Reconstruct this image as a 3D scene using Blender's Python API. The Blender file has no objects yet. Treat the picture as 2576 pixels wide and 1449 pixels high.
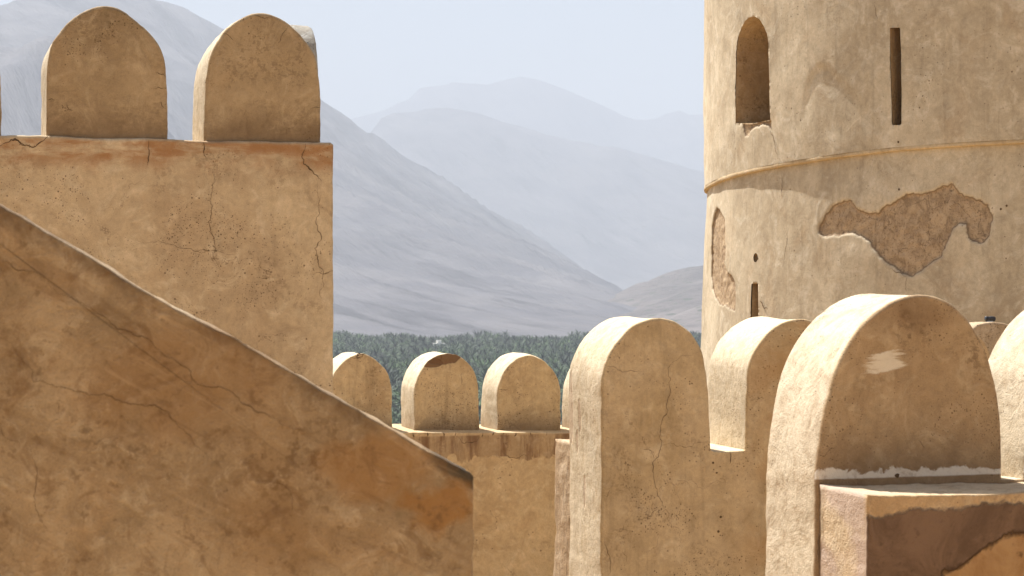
import bpy, bmesh, math, random
import numpy as np
from mathutils import noise as mn, Vector, Matrix

random.seed(7); rng = np.random.default_rng(7)
R = math.radians
S = bpy.context.scene

# ------------------------------------------------------------------ camera, sky, sun, exposure
F, CU, CV = 5009.0, 1288.0, 724.5          # focal length and centre in photo pixels (2576 wide), level camera
cam = bpy.data.cameras.new('camera'); cam_ob = bpy.data.objects.new('camera', cam)
S.collection.objects.link(cam_ob); S.camera = cam_ob
cam.sensor_width = 36.0; cam.lens = 36.0 * F / 2576.0
cam.clip_start = 0.1; cam.clip_end = 60000
cam_ob.location = (0, 0, 0); cam_ob.rotation_euler = (R(90), 0, 0)
cam.dof.use_dof = True; cam.dof.focus_distance = 17.0; cam.dof.aperture_fstop = 7.5

SUN_AZ, SUN_EL = 40.0, 59.0                # degrees left of the view axis, elevation
w = bpy.data.worlds.new('World'); S.world = w; w.use_nodes = True
wn = w.node_tree; wn.nodes.clear()
sky = wn.nodes.new('ShaderNodeTexSky'); sky.sky_type = 'NISHITA'; sky.sun_disc = False
sky.sun_elevation = R(SUN_EL); sky.sun_rotation = R(-SUN_AZ)
sky.air_density = 1.0; sky.dust_density = 2.5; sky.ozone_density = 1.0
bg = wn.nodes.new('ShaderNodeBackground'); bg.inputs[1].default_value = 0.05
wo = wn.nodes.new('ShaderNodeOutputWorld')
wn.links.new(sky.outputs[0], bg.inputs[0]); wn.links.new(bg.outputs[0], wo.inputs[0])
sl = bpy.data.lights.new('sun', 'SUN'); sl.energy = 5.0; sl.angle = R(0.53); sl.color = (1.0, 0.975, 0.945)
so = bpy.data.objects.new('sun', sl); S.collection.objects.link(so)
sd = Vector((-math.sin(R(SUN_AZ)) * math.cos(R(SUN_EL)), math.cos(R(SUN_AZ)) * math.cos(R(SUN_EL)), math.sin(R(SUN_EL))))
so.rotation_euler = sd.to_track_quat('Z', 'Y').to_euler()
S.view_settings.view_transform = 'Standard'; S.view_settings.look = 'None'
S.view_settings.gamma = 1.0; S.view_settings.use_curve_mapping = False
S.view_settings.exposure = 1.5
S.render.engine = 'CYCLES'
cy = S.cycles
cy.max_bounces = 4; cy.diffuse_bounces = 4; cy.glossy_bounces = 2; cy.transmission_bounces = 2
cy.volume_bounces = 1; cy.transparent_max_bounces = 4
cy.use_denoising = True; cy.sample_clamp_indirect = 6.0; cy.use_adaptive_sampling = True; cy.adaptive_threshold = 0.02

EYE = 42.0                                 # eye above the valley floor
COURT = -4.5                               # courtyard floor below the eye

# ------------------------------------------------------------------ helpers: objects and tags
def link(o): S.collection.objects.link(o); return o
def tag(o, label, cat, group=None, kind=None):
    o['label'] = label; o['category'] = cat
    if group: o['group'] = group
    if kind: o['kind'] = kind
    return o
def thing(name, label, cat, loc=(0, 0, 0), rz=0, group=None):
    o = bpy.data.objects.new(name, None); link(o); o.location = loc; o.rotation_euler = (0, 0, rz)
    o.empty_display_size = 0.2
    return tag(o, label, cat, group)
def mesh_ob(name, V, Fc, mat, parent=None, smooth=True, flat=None, recalc=False):
    me = bpy.data.meshes.new(name)
    me.from_pydata([tuple(v) for v in V], [], [tuple(f) for f in Fc])
    if recalc:
        bm = bmesh.new(); bm.from_mesh(me); bmesh.ops.recalc_face_normals(bm, faces=bm.faces); bm.to_mesh(me); bm.free()
    sm = np.ones(len(me.polygons), bool) if smooth else np.zeros(len(me.polygons), bool)
    if flat: sm[list(flat)] = False
    me.polygons.foreach_set('use_smooth', sm)
    me.materials.append(mat); me.update()
    o = bpy.data.objects.new(name, me); link(o)
    if parent: o.parent = parent
    return o
def np_mesh(name, V, Fc, mat, parent=None, smooth=False):
    """fast: V (n,3), Fc (m,k) arrays of constant k"""
    me = bpy.data.meshes.new(name)
    V = np.asarray(V, np.float32); Fc = np.asarray(Fc, np.int32); k = Fc.shape[1]
    me.vertices.add(len(V)); me.vertices.foreach_set('co', V.ravel())
    me.loops.add(Fc.size); me.loops.foreach_set('vertex_index', Fc.ravel())
    me.polygons.add(len(Fc)); me.polygons.foreach_set('loop_start', np.arange(0, Fc.size, k, dtype=np.int32))
    me.polygons.foreach_set('use_smooth', np.full(len(Fc), smooth))
    me.update(calc_edges=True); me.validate()
    me.materials.append(mat)
    o = bpy.data.objects.new(name, me); link(o)
    if parent: o.parent = parent
    return o
def n3(x, y, z, s=1.0, o=0.0): return mn.noise(Vector((x * s + o, y * s + 3.1 * o, z * s - 1.7 * o)))

# ------------------------------------------------------------------ helpers: materials
class NT:
    def __init__(s, name):
        s.m = bpy.data.materials.new(name); s.m.use_nodes = True
        s.t = s.m.node_tree; s.t.nodes.clear()
        s.out = s.t.nodes.new('ShaderNodeOutputMaterial'); s.bsdf = s.t.nodes.new('ShaderNodeBsdfPrincipled')
        s.t.links.new(s.bsdf.outputs[0], s.out.inputs[0])
        s.bsdf.inputs['Specular IOR Level'].default_value = 0.15
        s.bsdf.inputs['Roughness'].default_value = 0.9
    def n(s, t, **k):
        x = s.t.nodes.new(t)
        for a, b in k.items(): setattr(x, a, b)
        return x
    def set(s, sock, v):
        if isinstance(v, bpy.types.NodeSocket): s.t.links.new(v, sock)
        elif isinstance(v, (tuple, list)) and len(v) == 3 and sock.type == 'RGBA': sock.default_value = (*v, 1)
        else: sock.default_value = v
    def math(s, op, a, b=None, c=None, clamp=False):
        x = s.n('ShaderNodeMath', operation=op, use_clamp=clamp)
        for i, v in enumerate((a, b, c)):
            if v is not None: s.set(x.inputs[i], v)
        return x.outputs[0]
    def mul(s, *a):
        r = a[0]
        for b in a[1:]: r = s.math('MULTIPLY', r, b)
        return r
    def add(s, *a):
        r = a[0]
        for b in a[1:]: r = s.math('ADD', r, b)
        return r
    def inv(s, a): return s.math('SUBTRACT', 1.0, a)
    def sstep(s, v, lo, hi, a=0.0, b=1.0):
        x = s.n('ShaderNodeMapRange', interpolation_type='SMOOTHSTEP')
        s.set(x.inputs[0], v); s.set(x.inputs[1], lo); s.set(x.inputs[2], hi); s.set(x.inputs[3], a); s.set(x.inputs[4], b)
        return x.outputs[0]
    def lin(s, v, lo, hi, a=0.0, b=1.0):
        x = s.n('ShaderNodeMapRange'); x.clamp = True
        s.set(x.inputs[0], v); s.set(x.inputs[1], lo); s.set(x.inputs[2], hi); s.set(x.inputs[3], a); s.set(x.inputs[4], b)
        return x.outputs[0]
    def mix(s, f, a, b, mode='MIX'):
        x = s.n('ShaderNodeMix', data_type='RGBA', blend_type=mode); x.clamp_factor = True
        s.set(x.inputs[0], f); s.set(x.inputs[6], a); s.set(x.inputs[7], b)
        return x.outputs[2]
    def coord(s, off=(0, 0, 0)):
        t = s.n('ShaderNodeTexCoord').outputs['Object']
        s.raw = t
        return s.vm('ADD', t, off)
    def vm(s, op, a, b):
        x = s.n('ShaderNodeVectorMath', operation=op)
        s.set(x.inputs[0], a); s.set(x.inputs[1], b)
        return x.outputs[0]
    def xyz(s, v):
        x = s.n('ShaderNodeSeparateXYZ'); s.set(x.inputs[0], v); return x.outputs
    def noise(s, v, scale, detail=4, rough=0.55, dist=0.0, col=False):
        x = s.n('ShaderNodeTexNoise'); s.set(x.inputs['Vector'], v)
        x.inputs['Scale'].default_value = scale; x.inputs['Detail'].default_value = detail
        x.inputs['Roughness'].default_value = rough; x.inputs['Distortion'].default_value = dist
        return x.outputs[1 if col else 0]
    def voro(s, v, scale, feature='F1', rnd=1.0):
        x = s.n('ShaderNodeTexVoronoi', feature=feature); s.set(x.inputs['Vector'], v)
        x.inputs['Scale'].default_value = scale; x.inputs['Randomness'].default_value = rnd
        return x
    def attr(s, name):
        x = s.n('ShaderNodeAttribute', attribute_name=name); return x.outputs['Fac']
    def blob(s, p, c, rad, wob=0.35, nscale=9.0, soft=0.12, stretch=(1, 1, 1)):
        """ragged elliptical patch round local point c (x, z); rad (rx, rz)"""
        d = s.vm('SUBTRACT', p, (c[0], 0, c[1])); d = s.vm('MULTIPLY', d, (1 / rad[0], 0, 1 / rad[1]))
        x = s.n('ShaderNodeVectorMath', operation='LENGTH'); s.set(x.inputs[0], d)
        nz = s.noise(s.vm('MULTIPLY', p, stretch), nscale, 6, 0.6)
        v = s.add(x.outputs['Value'], s.mul(s.math('SUBTRACT', nz, 0.5), 2 * wob))
        return s.sstep(v, 1.0 - soft, 1.0 + soft, 1.0, 0.0)

RUST = (0.30, 0.165, 0.062)
def plaster(name, dark, mid, light, off=0.0, pits=0.5, rust=0.3, grime=0.3, streak=0.4, crack=0.5, bump=1.0, extra=None, hscale=1.0, sunlit_wash=0.0, sunlit_wash_y=0.03, pscale=1.0):
    dark, mid, light = [(c[0] * 1.0, c[1] * 1.08, c[2] * 1.15) for c in (dark, mid, light)]
    m = NT(name); p = m.coord((off * 7.3, off * 3.9, off * 5.1))
    n1 = m.noise(p, 0.9 * hscale, 5, 0.6, 0.8)
    n2 = m.noise(p, 3.6 * hscale, 6, 0.68, 1.6)          # trowelled swirls
    n4 = m.noise(p, 34, 3, 0.68)
    n5 = m.noise(p, 150, 1, 0.6)
    st = m.noise(m.vm('MULTIPLY', p, (11, 11, 0.9)), 1.0, 4, 0.62, 0.6)
    col = m.mix(m.sstep(n1, 0.34, 0.64), dark, mid)
    col = m.mix(m.mul(m.sstep(n2, 0.48, 0.72), 0.75), col, light)
    col = m.mix(m.mul(m.sstep(n2, 0.44, 0.28), 0.6), col, tuple(c * .82 for c in dark))
    col = m.mix(m.mul(m.sstep(st, 0.52, 0.74), streak), col, tuple(c * 0.62 for c in dark))
    col = m.mix(m.mul(m.sstep(st, 0.44, 0.28), streak * 0.7), col, light)
    # rusty damp blotches
    n6 = m.noise(p, 1.35, 5, 0.62, 0.9)
    col = m.mix(m.mul(m.sstep(n6, 0.54, 0.68), rust), col, RUST)
    # grime of dark grains, in patches
    n7 = m.noise(p, 2.1, 5, 0.6, 0.3)
    gr = m.mul(m.sstep(n7, 0.47, 0.68), m.sstep(n4, 0.46, 0.62), grime)
    col = m.mix(gr, col, (0.10, 0.062, 0.032))
    n6b = m.noise(p, 11, 4, 0.7, 0.5)
    f = m.add(m.mul(n4, 0.46), m.mul(n5, 0.42), m.mul(n6b, 0.62), 0.27)
    fc = m.n('ShaderNodeCombineColor'); [m.set(fc.inputs[i], f) for i in range(3)]
    col = m.mix(1.0, col, fc.outputs[0], 'MULTIPLY')
    # pin holes
    n8 = m.noise(p, 1.9, 5, 0.62, 0.5); hole = 0.0
    for sc_, k_, lo_ in ((40, 0.40, 0.50), (85, 0.52, 0.46)):
        v = m.voro(p, sc_ * pscale)
        vc = m.n('ShaderNodeSeparateColor'); m.set(vc.inputs[0], v.outputs['Color'])
        rad = m.mul(m.math('POWER', vc.outputs[0], 1.6), k_)
        prob = m.sstep(n8, lo_, 0.70, 0.012 * pits, 0.70 * pits)
        hl = m.mul(m.sstep(m.math('SUBTRACT', v.outputs['Distance'], rad), 0.05, -0.05), m.math('LESS_THAN', vc.outputs[1], prob))
        hole = m.math('MAXIMUM', hole, hl)
    col = m.mix(m.mul(hole, 0.75), col, (0.075, 0.042, 0.02))
    # hair cracks
    warp = m.vm('ADD', p, m.vm('MULTIPLY', m.noise(p, 2.2, 5, 0.65, 0, True), (0.55, 0.55, 0.55)))
    ve = m.voro(warp, 0.9, 'DISTANCE_TO_EDGE')
    cw = m.sstep(n4, 0.3, 0.7, 0.0008, 0.0042)
    ck = m.math('LESS_THAN', ve.outputs['Distance'], cw)
    n9 = m.noise(p, 1.0, 3, 0.5)
    ck = m.mul(ck, m.sstep(n9, 0.52, 0.58), crack * 0.6)
    col = m.mix(ck, col, (0.09, 0.05, 0.025))
    h = m.add(m.mul(n2, 0.42), m.mul(n6b, 0.22), m.mul(n4, 0.20), m.mul(n5, 0.12), m.mul(st, 0.3 * streak))
    m.p, m.n2, m.n4, m.n5 = p, n2, n4, n5
    if sunlit_wash:  # ragged limewash tone that paints the sunlit look into tops and sides
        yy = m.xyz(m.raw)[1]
        k = m.mul(m.sstep(m.add(yy, m.mul(m.math('SUBTRACT', n4, .5), .02)), sunlit_wash_y - .02, sunlit_wash_y + .005), m.sstep(m.add(m.mul(n6b, .5), m.mul(n2, .5)), .30, .58, .35, 1.0), sunlit_wash)
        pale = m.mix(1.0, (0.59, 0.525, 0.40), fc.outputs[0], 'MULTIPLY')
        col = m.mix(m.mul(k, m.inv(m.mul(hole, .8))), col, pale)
    if extra: col, h = extra(m, col, h)
    m.set(m.bsdf.inputs['Base Color'], col)
    b = m.n('ShaderNodeBump'); b.inputs['Strength'].default_value = 0.75 * bump; b.inputs['Distance'].default_value = 0.022
    m.set(b.inputs['Height'], h); m.set(m.bsdf.inputs['Normal'], b.outputs[0])
    return m.m
def flat_mat(name, col, rough=0.85, spec=0.2, nscale=0, amt=0.3):
    m = NT(name); m.bsdf.inputs['Roughness'].default_value = rough; m.bsdf.inputs['Specular IOR Level'].default_value = spec
    if nscale:
        nz = m.noise(m.coord(), nscale, 5, 0.6)
        m.set(m.bsdf.inputs['Base Color'], m.mix(nz, tuple(c * (1 - amt) for c in col), tuple(c * (1 + amt) for c in col)))
    else: m.set(m.bsdf.inputs['Base Color'], col)
    return m.m

# ------------------------------------------------------------------ helpers: wall frames and plastered solids
class Frame:
    """vertical wall plane: local x along the wall, y into it, z up (z = 0 at eye level)"""
    def __init__(s, u0, Y0, th):
        s.th = R(th); s.o = np.array([(u0 - CU) / F * Y0, Y0]); s.c, s.s = math.cos(s.th), math.sin(s.th)
    def px(s, u, v, dep=0.0):
        ox, oy = s.o[0] - dep * s.s, s.o[1] + dep * s.c
        t = (u - CU) / F; a = (t * oy - ox) / (s.c - t * s.s); Y = oy + a * s.s
        return a, (CV - v) / F * Y
    def loc(s): return (s.o[0], s.o[1], 0)
def Z(ox, oy, k):                                   # zoom-crop pixels -> photo pixels (2576 wide)
    return lambda x, y: ((ox + x / k) / 1.49068, (oy + y / k) / 1.49068)
def chaikin(P, n=2):
    P = np.array(P, float)
    for _ in range(n):
        Q = np.empty((2 * len(P) - 2, 2)); Q[0::2] = .75 * P[:-1] + .25 * P[1:]; Q[1::2] = .25 * P[:-1] + .75 * P[1:]
        P = np.vstack([P[:1], Q, P[-1:]])
    return P
def resample(P, step, closed=False, radii=None):
    P = np.array(P, float); out = []; rr = []
    n = len(P)
    for i in range(n if closed else n - 1):
        a, b = P[i], P[(i + 1) % n]; k = max(1, int(round(np.linalg.norm(b - a) / step)))
        for j in range(k):
            out.append(a + (b - a) * j / k)
            if radii is not None: rr.append(radii[i] if j == 0 else min(radii[i], radii[(i + 1) % n]) if min(radii[i], radii[(i + 1) % n]) == 0 else radii[i])
    if not closed:
        out.append(P[-1])
        if radii is not None: rr.append(radii[-1])
    return np.array(out), (np.array(rr) if radii is not None else None)
def solid(name, P, t, mat, parent, y0=0.0, r=0.025, wob=0.008, closed=True, radii=None, step=0.045, seed=0, dstep=0.09, lean=0.0, axis='y', taper=0.0, rough=0.0):
    """plastered solid: outline P in (x, z), from y0 back by t, with softened uneven arrises"""
    P, rad = resample(P, step, closed, radii)
    n = len(P)
    if rad is None: rad = np.full(n, r)
    nxt = np.roll(P, -1, 0); prv = np.roll(P, 1, 0)
    if not closed: nxt[-1] = P[-1]; prv[0] = P[0]
    T = nxt - prv; T /= np.maximum(np.linalg.norm(T, axis=1, keepdims=True), 1e-9)
    area = 0.5 * np.sum(P[:, 0] * np.roll(P[:, 1], -1) - np.roll(P[:, 0], -1) * P[:, 1])
    Nn = np.stack([T[:, 1], -T[:, 0]], 1) * (1 if area > 0 else -1)       # outward
    if not closed: Nn[0] = Nn[1]; Nn[-1] = Nn[-2]; Nn[0, 1] = Nn[-1, 1] = 0
    prof = [(1.0, 0.0), (0.55, 0.1), (0.22, 0.36), (0.04, 0.72)]
    rings = [(a, b, 0) for a, b in prof]
    k = max(2, int(t / dstep))
    ds = np.linspace(r, t - r, k)
    rings += [(0.0, None, d) for d in ds]
    rings += [(a, -b, t) for a, b in prof[::-1]]
    V = []; cent = P.mean(0)
    for ins, b, d in rings:
        for i in range(n):
            y = rad[i] * b + (t if b < 0 or (b == 0 and d == t) else 0) if b is not None else d
            free = 1.0 if rad[i] > 0 else 0.0
            x, z = P[i] - Nn[i] * rad[i] * ins
            q = n3(x, z, y, 2.3, seed) * wob * 1.3 + n3(x, z, y, 9.0, seed + 5) * wob * 0.55 + n3(x, z, y, 30.0, seed + 9) * wob * 0.25
            if rough: q += rough * max(0.0, n3(x, z, y, 14, seed + 3)) - rough * 0.6 * max(0, n3(x, z, y, 33, seed + 1))
            x += Nn[i, 0] * q * free; z += Nn[i, 1] * q * free
            if taper: x += (cent[0] - x) * taper * y / t
            yy = y0 + y + lean * z
            V.append((x, yy, z) if axis == 'y' else (yy, x, z))
    Fc = []; m = len(rings)
    for j in range(m - 1):
        for i in range(n if closed else n - 1):
            a, b = j * n + i, j * n + (i + 1) % n
            Fc.append((a, b, b + n, a + n))
    caps = [len(Fc), len(Fc) + 1]
    Fc.append(tuple(range(n - 1, -1, -1))); Fc.append(tuple(range((m - 1) * n, m * n)))
    return mesh_ob(name, V, Fc, mat, parent, True, caps, True)
def ribbon(name, P3, N3, wd, mat, parent, seed=0, jit=0.012, step=0.02):
    """a crack: jagged dark line lying in the surface; P3 points, N3 surface normal per point"""
    P3 = [Vector(p) for p in P3]; N3 = [Vector(q) for q in N3]
    rg = random.Random(seed * 31 + int(abs(P3[0].z) * 1000))
    for _ in range(4):
        Q, M_ = [P3[0]], [N3[0]]
        for i in range(len(P3) - 1):
            d = P3[i + 1] - P3[i]; nn = (N3[i] + N3[i + 1]).normalized()
            if d.length > .014:
                Q.append(P3[i].lerp(P3[i + 1], rg.uniform(.35, .65)) + nn.cross(d) * rg.uniform(-.17, .17)); M_.append(nn)
            Q.append(P3[i + 1]); M_.append(N3[i + 1])
        P3, N3 = Q, M_
    jit *= .3
    pts, nor = [], []
    for i in range(len(P3) - 1):
        L = (P3[i + 1] - P3[i]).length; k = max(1, int(L / step))
        for j in range(k):
            f = j / k; pts.append(P3[i].lerp(P3[i + 1], f)); nor.append(N3[i].lerp(N3[i + 1], f).normalized())
    pts.append(P3[-1]); nor.append(N3[-1])
    V, Fc = [], []; n = len(pts)
    for i, (p, q) in enumerate(zip(pts, nor)):
        a = pts[max(0, i - 1)]; b = pts[min(n - 1, i + 1)]
        t = (b - a).normalized(); s = q.cross(t).normalized()
        e = min(1.0, 3.0 * i / n + 0.15, 3.0 * (n - 1 - i) / n + 0.15)
        off = s * (jit * n3(p.x, p.y, p.z, 16, seed) + 0.5 * jit * n3(p.x, p.y, p.z, 55, seed + 2))
        wv = wd * .8 * e * (0.45 + 1.3 * abs(n3(p.x, p.y, p.z, 20, seed + 4)))
        c = p + off + q * 0.0022
        V += [c + s * wv * 0.5, c - s * wv * 0.5]
        if i: Fc.append((2 * i - 2, 2 * i - 1, 2 * i + 1, 2 * i))
    return mesh_ob(name, V, Fc, mat, parent, False)
def wall_crack(fr, px, wd, parent, dep=0.0, seed=0, jit=0.012, name='crack'):
    L = [fr.px(u, v, dep) for u, v in px]
    return ribbon(name, [(a, dep, z) for a, z in L], [(0, -1, 0)] * len(L), wd, M_CRACK, parent, seed, jit)

M_CRACK = flat_mat('crack_shadow_earth', (0.105, 0.066, 0.037), 1.0, 0.0)

# ------------------------------------------------------------------ ground: valley floor with the fort hill
def hill_h(r):
    t = min(max((r - 55.0) / 150.0, 0.0), 1.0); t = t * t * (3 - 2 * t)
    return (COURT - 0.3) * (1 - t) + (-EYE) * t
gm = NT('valley_ground'); gp = gm.coord()
g1 = gm.noise(gp, 0.004, 8, 0.6); g2 = gm.noise(gp, 0.05, 6, 0.65)
gc = gm.mix(gm.sstep(g1, .35, .65), (0.115, 0.100, 0.092), (0.16, 0.140, 0.126))
gc = gm.mix(gm.mul(gm.sstep(g2, .45, .7), .5), gc, (0.06, 0.075, 0.035))
gx, gy, gz = gm.xyz(gp)
gc = gm.mix(gm.mul(gm.sstep(gy, 330, 390), gm.sstep(gm.add(gy, gm.mul(g1, 200)), 1620, 1540), .9), gc, (0.022, 0.030, 0.014))
gm.set(gm.bsdf.inputs['Base Color'], gc)
rads = np.concatenate([[0], np.arange(8, 220, 9), np.geomspace(230, 13500, 46)])
V = [(0, 0, hill_h(0))]; Fc = []; NA = 96
for r_ in rads[1:]:
    for k in range(NA):
        a = 2 * math.pi * k / NA; x, y = r_ * math.sin(a), r_ * math.cos(a)
        z = hill_h(r_)
        if 60 < r_ < 205: z += 3.5 * n3(x, y, 0, 0.03)
        V.append((x, y, z))
for k in range(NA): Fc.append((0, 1 + (k + 1) % NA, 1 + k))
for j in range(len(rads) - 2):
    for k in range(NA):
        a, b = 1 + j * NA + k, 1 + j * NA + (k + 1) % NA
        Fc.append((a, b, b + NA, a + NA))
ground = mesh_ob('ground', V, Fc, gm.m, None, True, None, True); ground['kind'] = 'structure'

# ------------------------------------------------------------------ mountains
def mountain_mat(name, rock, pale, shrub, gully):
    m = NT(name); p = m.coord()
    a = m.noise(p, 0.006, 9, 0.62, 0.6); b = m.noise(p, 0.03, 7, 0.68)
    x_, y_, z_ = m.xyz(p); cq = m.n('ShaderNodeCombineXYZ')
    m.set(cq.inputs[0], m.add(m.mul(x_, .88), m.mul(y_, .47))); m.set(cq.inputs[1], m.mul(m.add(m.mul(x_, -.47), m.mul(y_, .88)), .13)); m.set(cq.inputs[2], m.mul(z_, .1))
    s = m.noise(cq.outputs[0], 0.02, 6, 0.68, 0.5)
    c = m.mix(m.sstep(a, .35, .65), rock, pale)
    c = m.mix(m.mul(m.sstep(s, .5, .68), gully), c, tuple(x * .55 for x in rock))
    c = m.mix(m.mul(m.sstep(b, .60, .74), .25), c, tuple(min(1, x * 1.12) for x in pale))
    if shrub:
        v = m.voro(p, 0.07); sc = m.n('ShaderNodeSeparateColor'); m.set(sc.inputs[0], v.outputs['Color'])
        d = m.math('LESS_THAN', v.outputs['Distance'], m.mul(sc.outputs[0], 0.42))
        d = m.mul(d, m.sstep(m.noise(p, 0.012, 4), .38, .6), shrub)
        c = m.mix(d, c, (0.035, 0.045, 0.025))
    m.set(m.bsdf.inputs['Base Color'], c)
    bp = m.n('ShaderNodeBump'); bp.inputs['Strength'].default_value = 0.8; bp.inputs['Distance'].default_value = 14
    m.set(bp.inputs['Height'], m.add(m.mul(s, 1.5), m.mul(b, .25))); m.set(m.bsdf.inputs['Normal'], bp.outputs[0])
    return m.m
def mountain(name, crest, yc, yb, back, x0, x1, mat, step, rough, gdir=(0.8, -0.6), gscale=0.004, seed=0, fan=1.25, crest_dir=0.0, gamp=1.0):
    """ridge range: crest polyline from photo (u, v) set at distance yc, face falling to its foot at yb"""
    U = np.array([c[0] for c in crest], float); Vv = np.array([c[1] for c in crest], float)
    xs = np.arange(x0, x1 + step, step); ys = np.arange(yb - 60, back + step, step)
    V = np.zeros((len(ys), len(xs), 3))
    for i, y in enumerate(ys):
        for j, x in enumerate(xs):
            ycx = yc + crest_dir * x
            uc = CU + F * x / ycx
            H = (CV - np.interp(uc, U, Vv)) / F * ycx + EYE            # crest height above the plain
            H = max(H, 0)
            if y < ycx: t = max((y - yb) / (ycx - yb), 0.0); g = t ** fan * 0.8 + 0.2 * t * t * (3 - 2 * t)
            else: g = max(0.0, 1 - (y - ycx) / (back - ycx)) ** 0.9
            h = H * g
            # gullies running down the fall line, plus fractal relief
            gx = (x * gdir[0] + y * gdir[1]); gy = (-x * gdir[1] + y * gdir[0])
            gv = mn.ridged_multi_fractal(Vector((gx * gscale, gy * gscale * 0.22, seed)), 0.9, 2.1, 5, 1.0, 2.0) - 1.1
            fb = mn.fractal(Vector((x * 0.0022, y * 0.0022, seed + 4)), 0.9, 2.1, 6)
            am = min(1.0, h / (0.25 * max(H, 60) + 30.0))
            edge = 1.0 if y < ycx - 3 * step else 0.35
            h += am * edge * rough * (0.42 * gv * gamp + 0.09 * fb)
            V[i, j] = (x, y, -EYE - 4 + max(h, 0) + 0.0)
    ny, nx = len(ys), len(xs); I = np.arange(ny * nx).reshape(ny, nx)
    Fq = np.stack([I[:-1, :-1], I[:-1, 1:], I[1:, 1:], I[1:, :-1]], -1).reshape(-1, 4)
    o = np_mesh(name, V.reshape(-1, 3), Fq, mat, None, True); o['kind'] = 'structure'
    return o
mA = mountain_mat('mountain_rock_near', (0.085, 0.082, 0.090), (0.122, 0.115, 0.118), 0.0, 0.9)
mE = mountain_mat('foothill_rock', (0.078, 0.068, 0.064), (0.135, 0.115, 0.106), 0.95, 0.6)
crestA = [(-2600, 260), (-1500, 60), (-900, 120), (-500, 40), (-200, 70), (0, 32), (60, 8), (110, 0), (200, -45), (330, -30), (421, 0), (490, 26), (562, 66), (640, 120), (720, 180), (810, 246), (870, 290), (925, 334), (950, 340), (1000, 376), (1075, 421), (1210, 511), (1290, 558), (1360, 604), (1420, 650), (1470, 694), (1520, 738), (1580, 785), (1680, 842), (2100, 885)]
mountain('mountain_slope', crestA, 4700, 1480, 6600, -2500, 900, mA, 20, 50, (0.88, 0.47), 0.0072, 1.3, 1.05, 0.12)
crestD = [(-1500, 300), (-700, 160), (-300, 190), (-100, 140), (0, 106), (40, 112), (58, 113), (90, 92), (116, 80), (150, 84), (230, 140), (330, 230), (430, 330), (520, 430), (640, 560), (760, 690), (860, 800), (930, 880)]
mountain('mountain_spur', crestD, 2900, 1600, 3700, -1700, 0, mA, 15, 32, (0.88, 0.47), 0.008, 5.3, 1.1, 0.1)
crestB = [(300, 620), (600, 480), (800, 400), (900, 360), (948, 330), (955, 300), (985, 283), (1000, 278), (1040, 272), (1080, 264), (1110, 268), (1160, 274), (1240, 298), (1330, 325), (1430, 352), (1500, 365), (1545, 362), (1620, 385), (1700, 408), (1770, 430), (1950, 500), (2300, 560), (2700, 620), (3200, 650)]
mountain('mountain_range', crestB, 7600, 5300, 9000, -1800, 3200, mA, 42, 120, (0.9, 0.43), 0.0022, 9.1, 1.2)
crestC = [(-800, 420), (200, 380), (700, 330), (890, 292), (930, 278), (990, 262), (1000, 252), (1012, 254), (1040, 238), (1052, 218), (1090, 208), (1125, 206), (1130, 199), (1200, 200), (1215, 203), (1245, 199), (1262, 190), (1310, 186), (1350, 192), (1420, 212), (1500, 245), (1560, 278), (1600, 290), (1650, 290), (1690, 274), (1715, 273), (1740, 288), (1790, 272), (1900, 250), (2100, 300), (2500, 330), (3200, 420)]
mountain('far_range', crestC, 11000, 9100, 12300, -4600, 4900, mA, 62, 110, (0.9, 0.43), 0.0016, 2.7, 1.1)
crestE = [(1180, 850), (1300, 842), (1420, 778), (1460, 762), (1500, 752), (1570, 728), (1600, 714), (1650, 694), (1680, 680), (1720, 668), (1770, 660), (1850, 640), (2000, 600), (2300, 540), (2700, 560), (3200, 640)]
mountain('foothill', crestE, 2600, 1560, 3300, -90, 1300, mE, 10, 26, (0.75, -0.66), 0.008, 7.7, 0.9)
crestE2 = [(1380, 845), (1480, 828), (1560, 806), (1640, 790), (1720, 760), (1800, 736), (1950, 700), (2200, 700), (2600, 740)]
mountain('foothill', crestE2, 2020, 1500, 2400, 15, 700, mE, 7, 12, (0.75, -0.66), 0.014, 3.1, 0.9)

# ------------------------------------------------------------------ palm grove
def leaf_mat(name, a, b, c):
    m = NT(name); p = m.coord(); wp = m.n('ShaderNodeNewGeometry').outputs['Position']
    k = m.noise(wp, 0.02, 4, 0.6); tn = m.attr('tint')
    col = m.mix(m.math('MULTIPLY', tn, m.sstep(k, .3, .65, .5, 1.3), clamp=True), a, b); col = m.mix(m.mul(m.sstep(m.noise(wp, .9, 2), .5, .7), .5, tn), col, c)
    m.set(m.bsdf.inputs['Base Color'], col); m.bsdf.inputs['Roughness'].default_value = .6
    return m.m
M_PALM = leaf_mat('palm_leaf', (0.005, 0.016, 0.003), (0.054, 0.108, 0.022), (0.11, 0.15, 0.038))
M_TRUNK = flat_mat('palm_trunk', (0.11, 0.08, 0.055), .95, .1, 3.0)
M_TREE = leaf_mat('broadleaf', (0.085, 0.11, 0.015), (0.15, 0.17, 0.028), (0.05, 0.075, 0.015))
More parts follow.
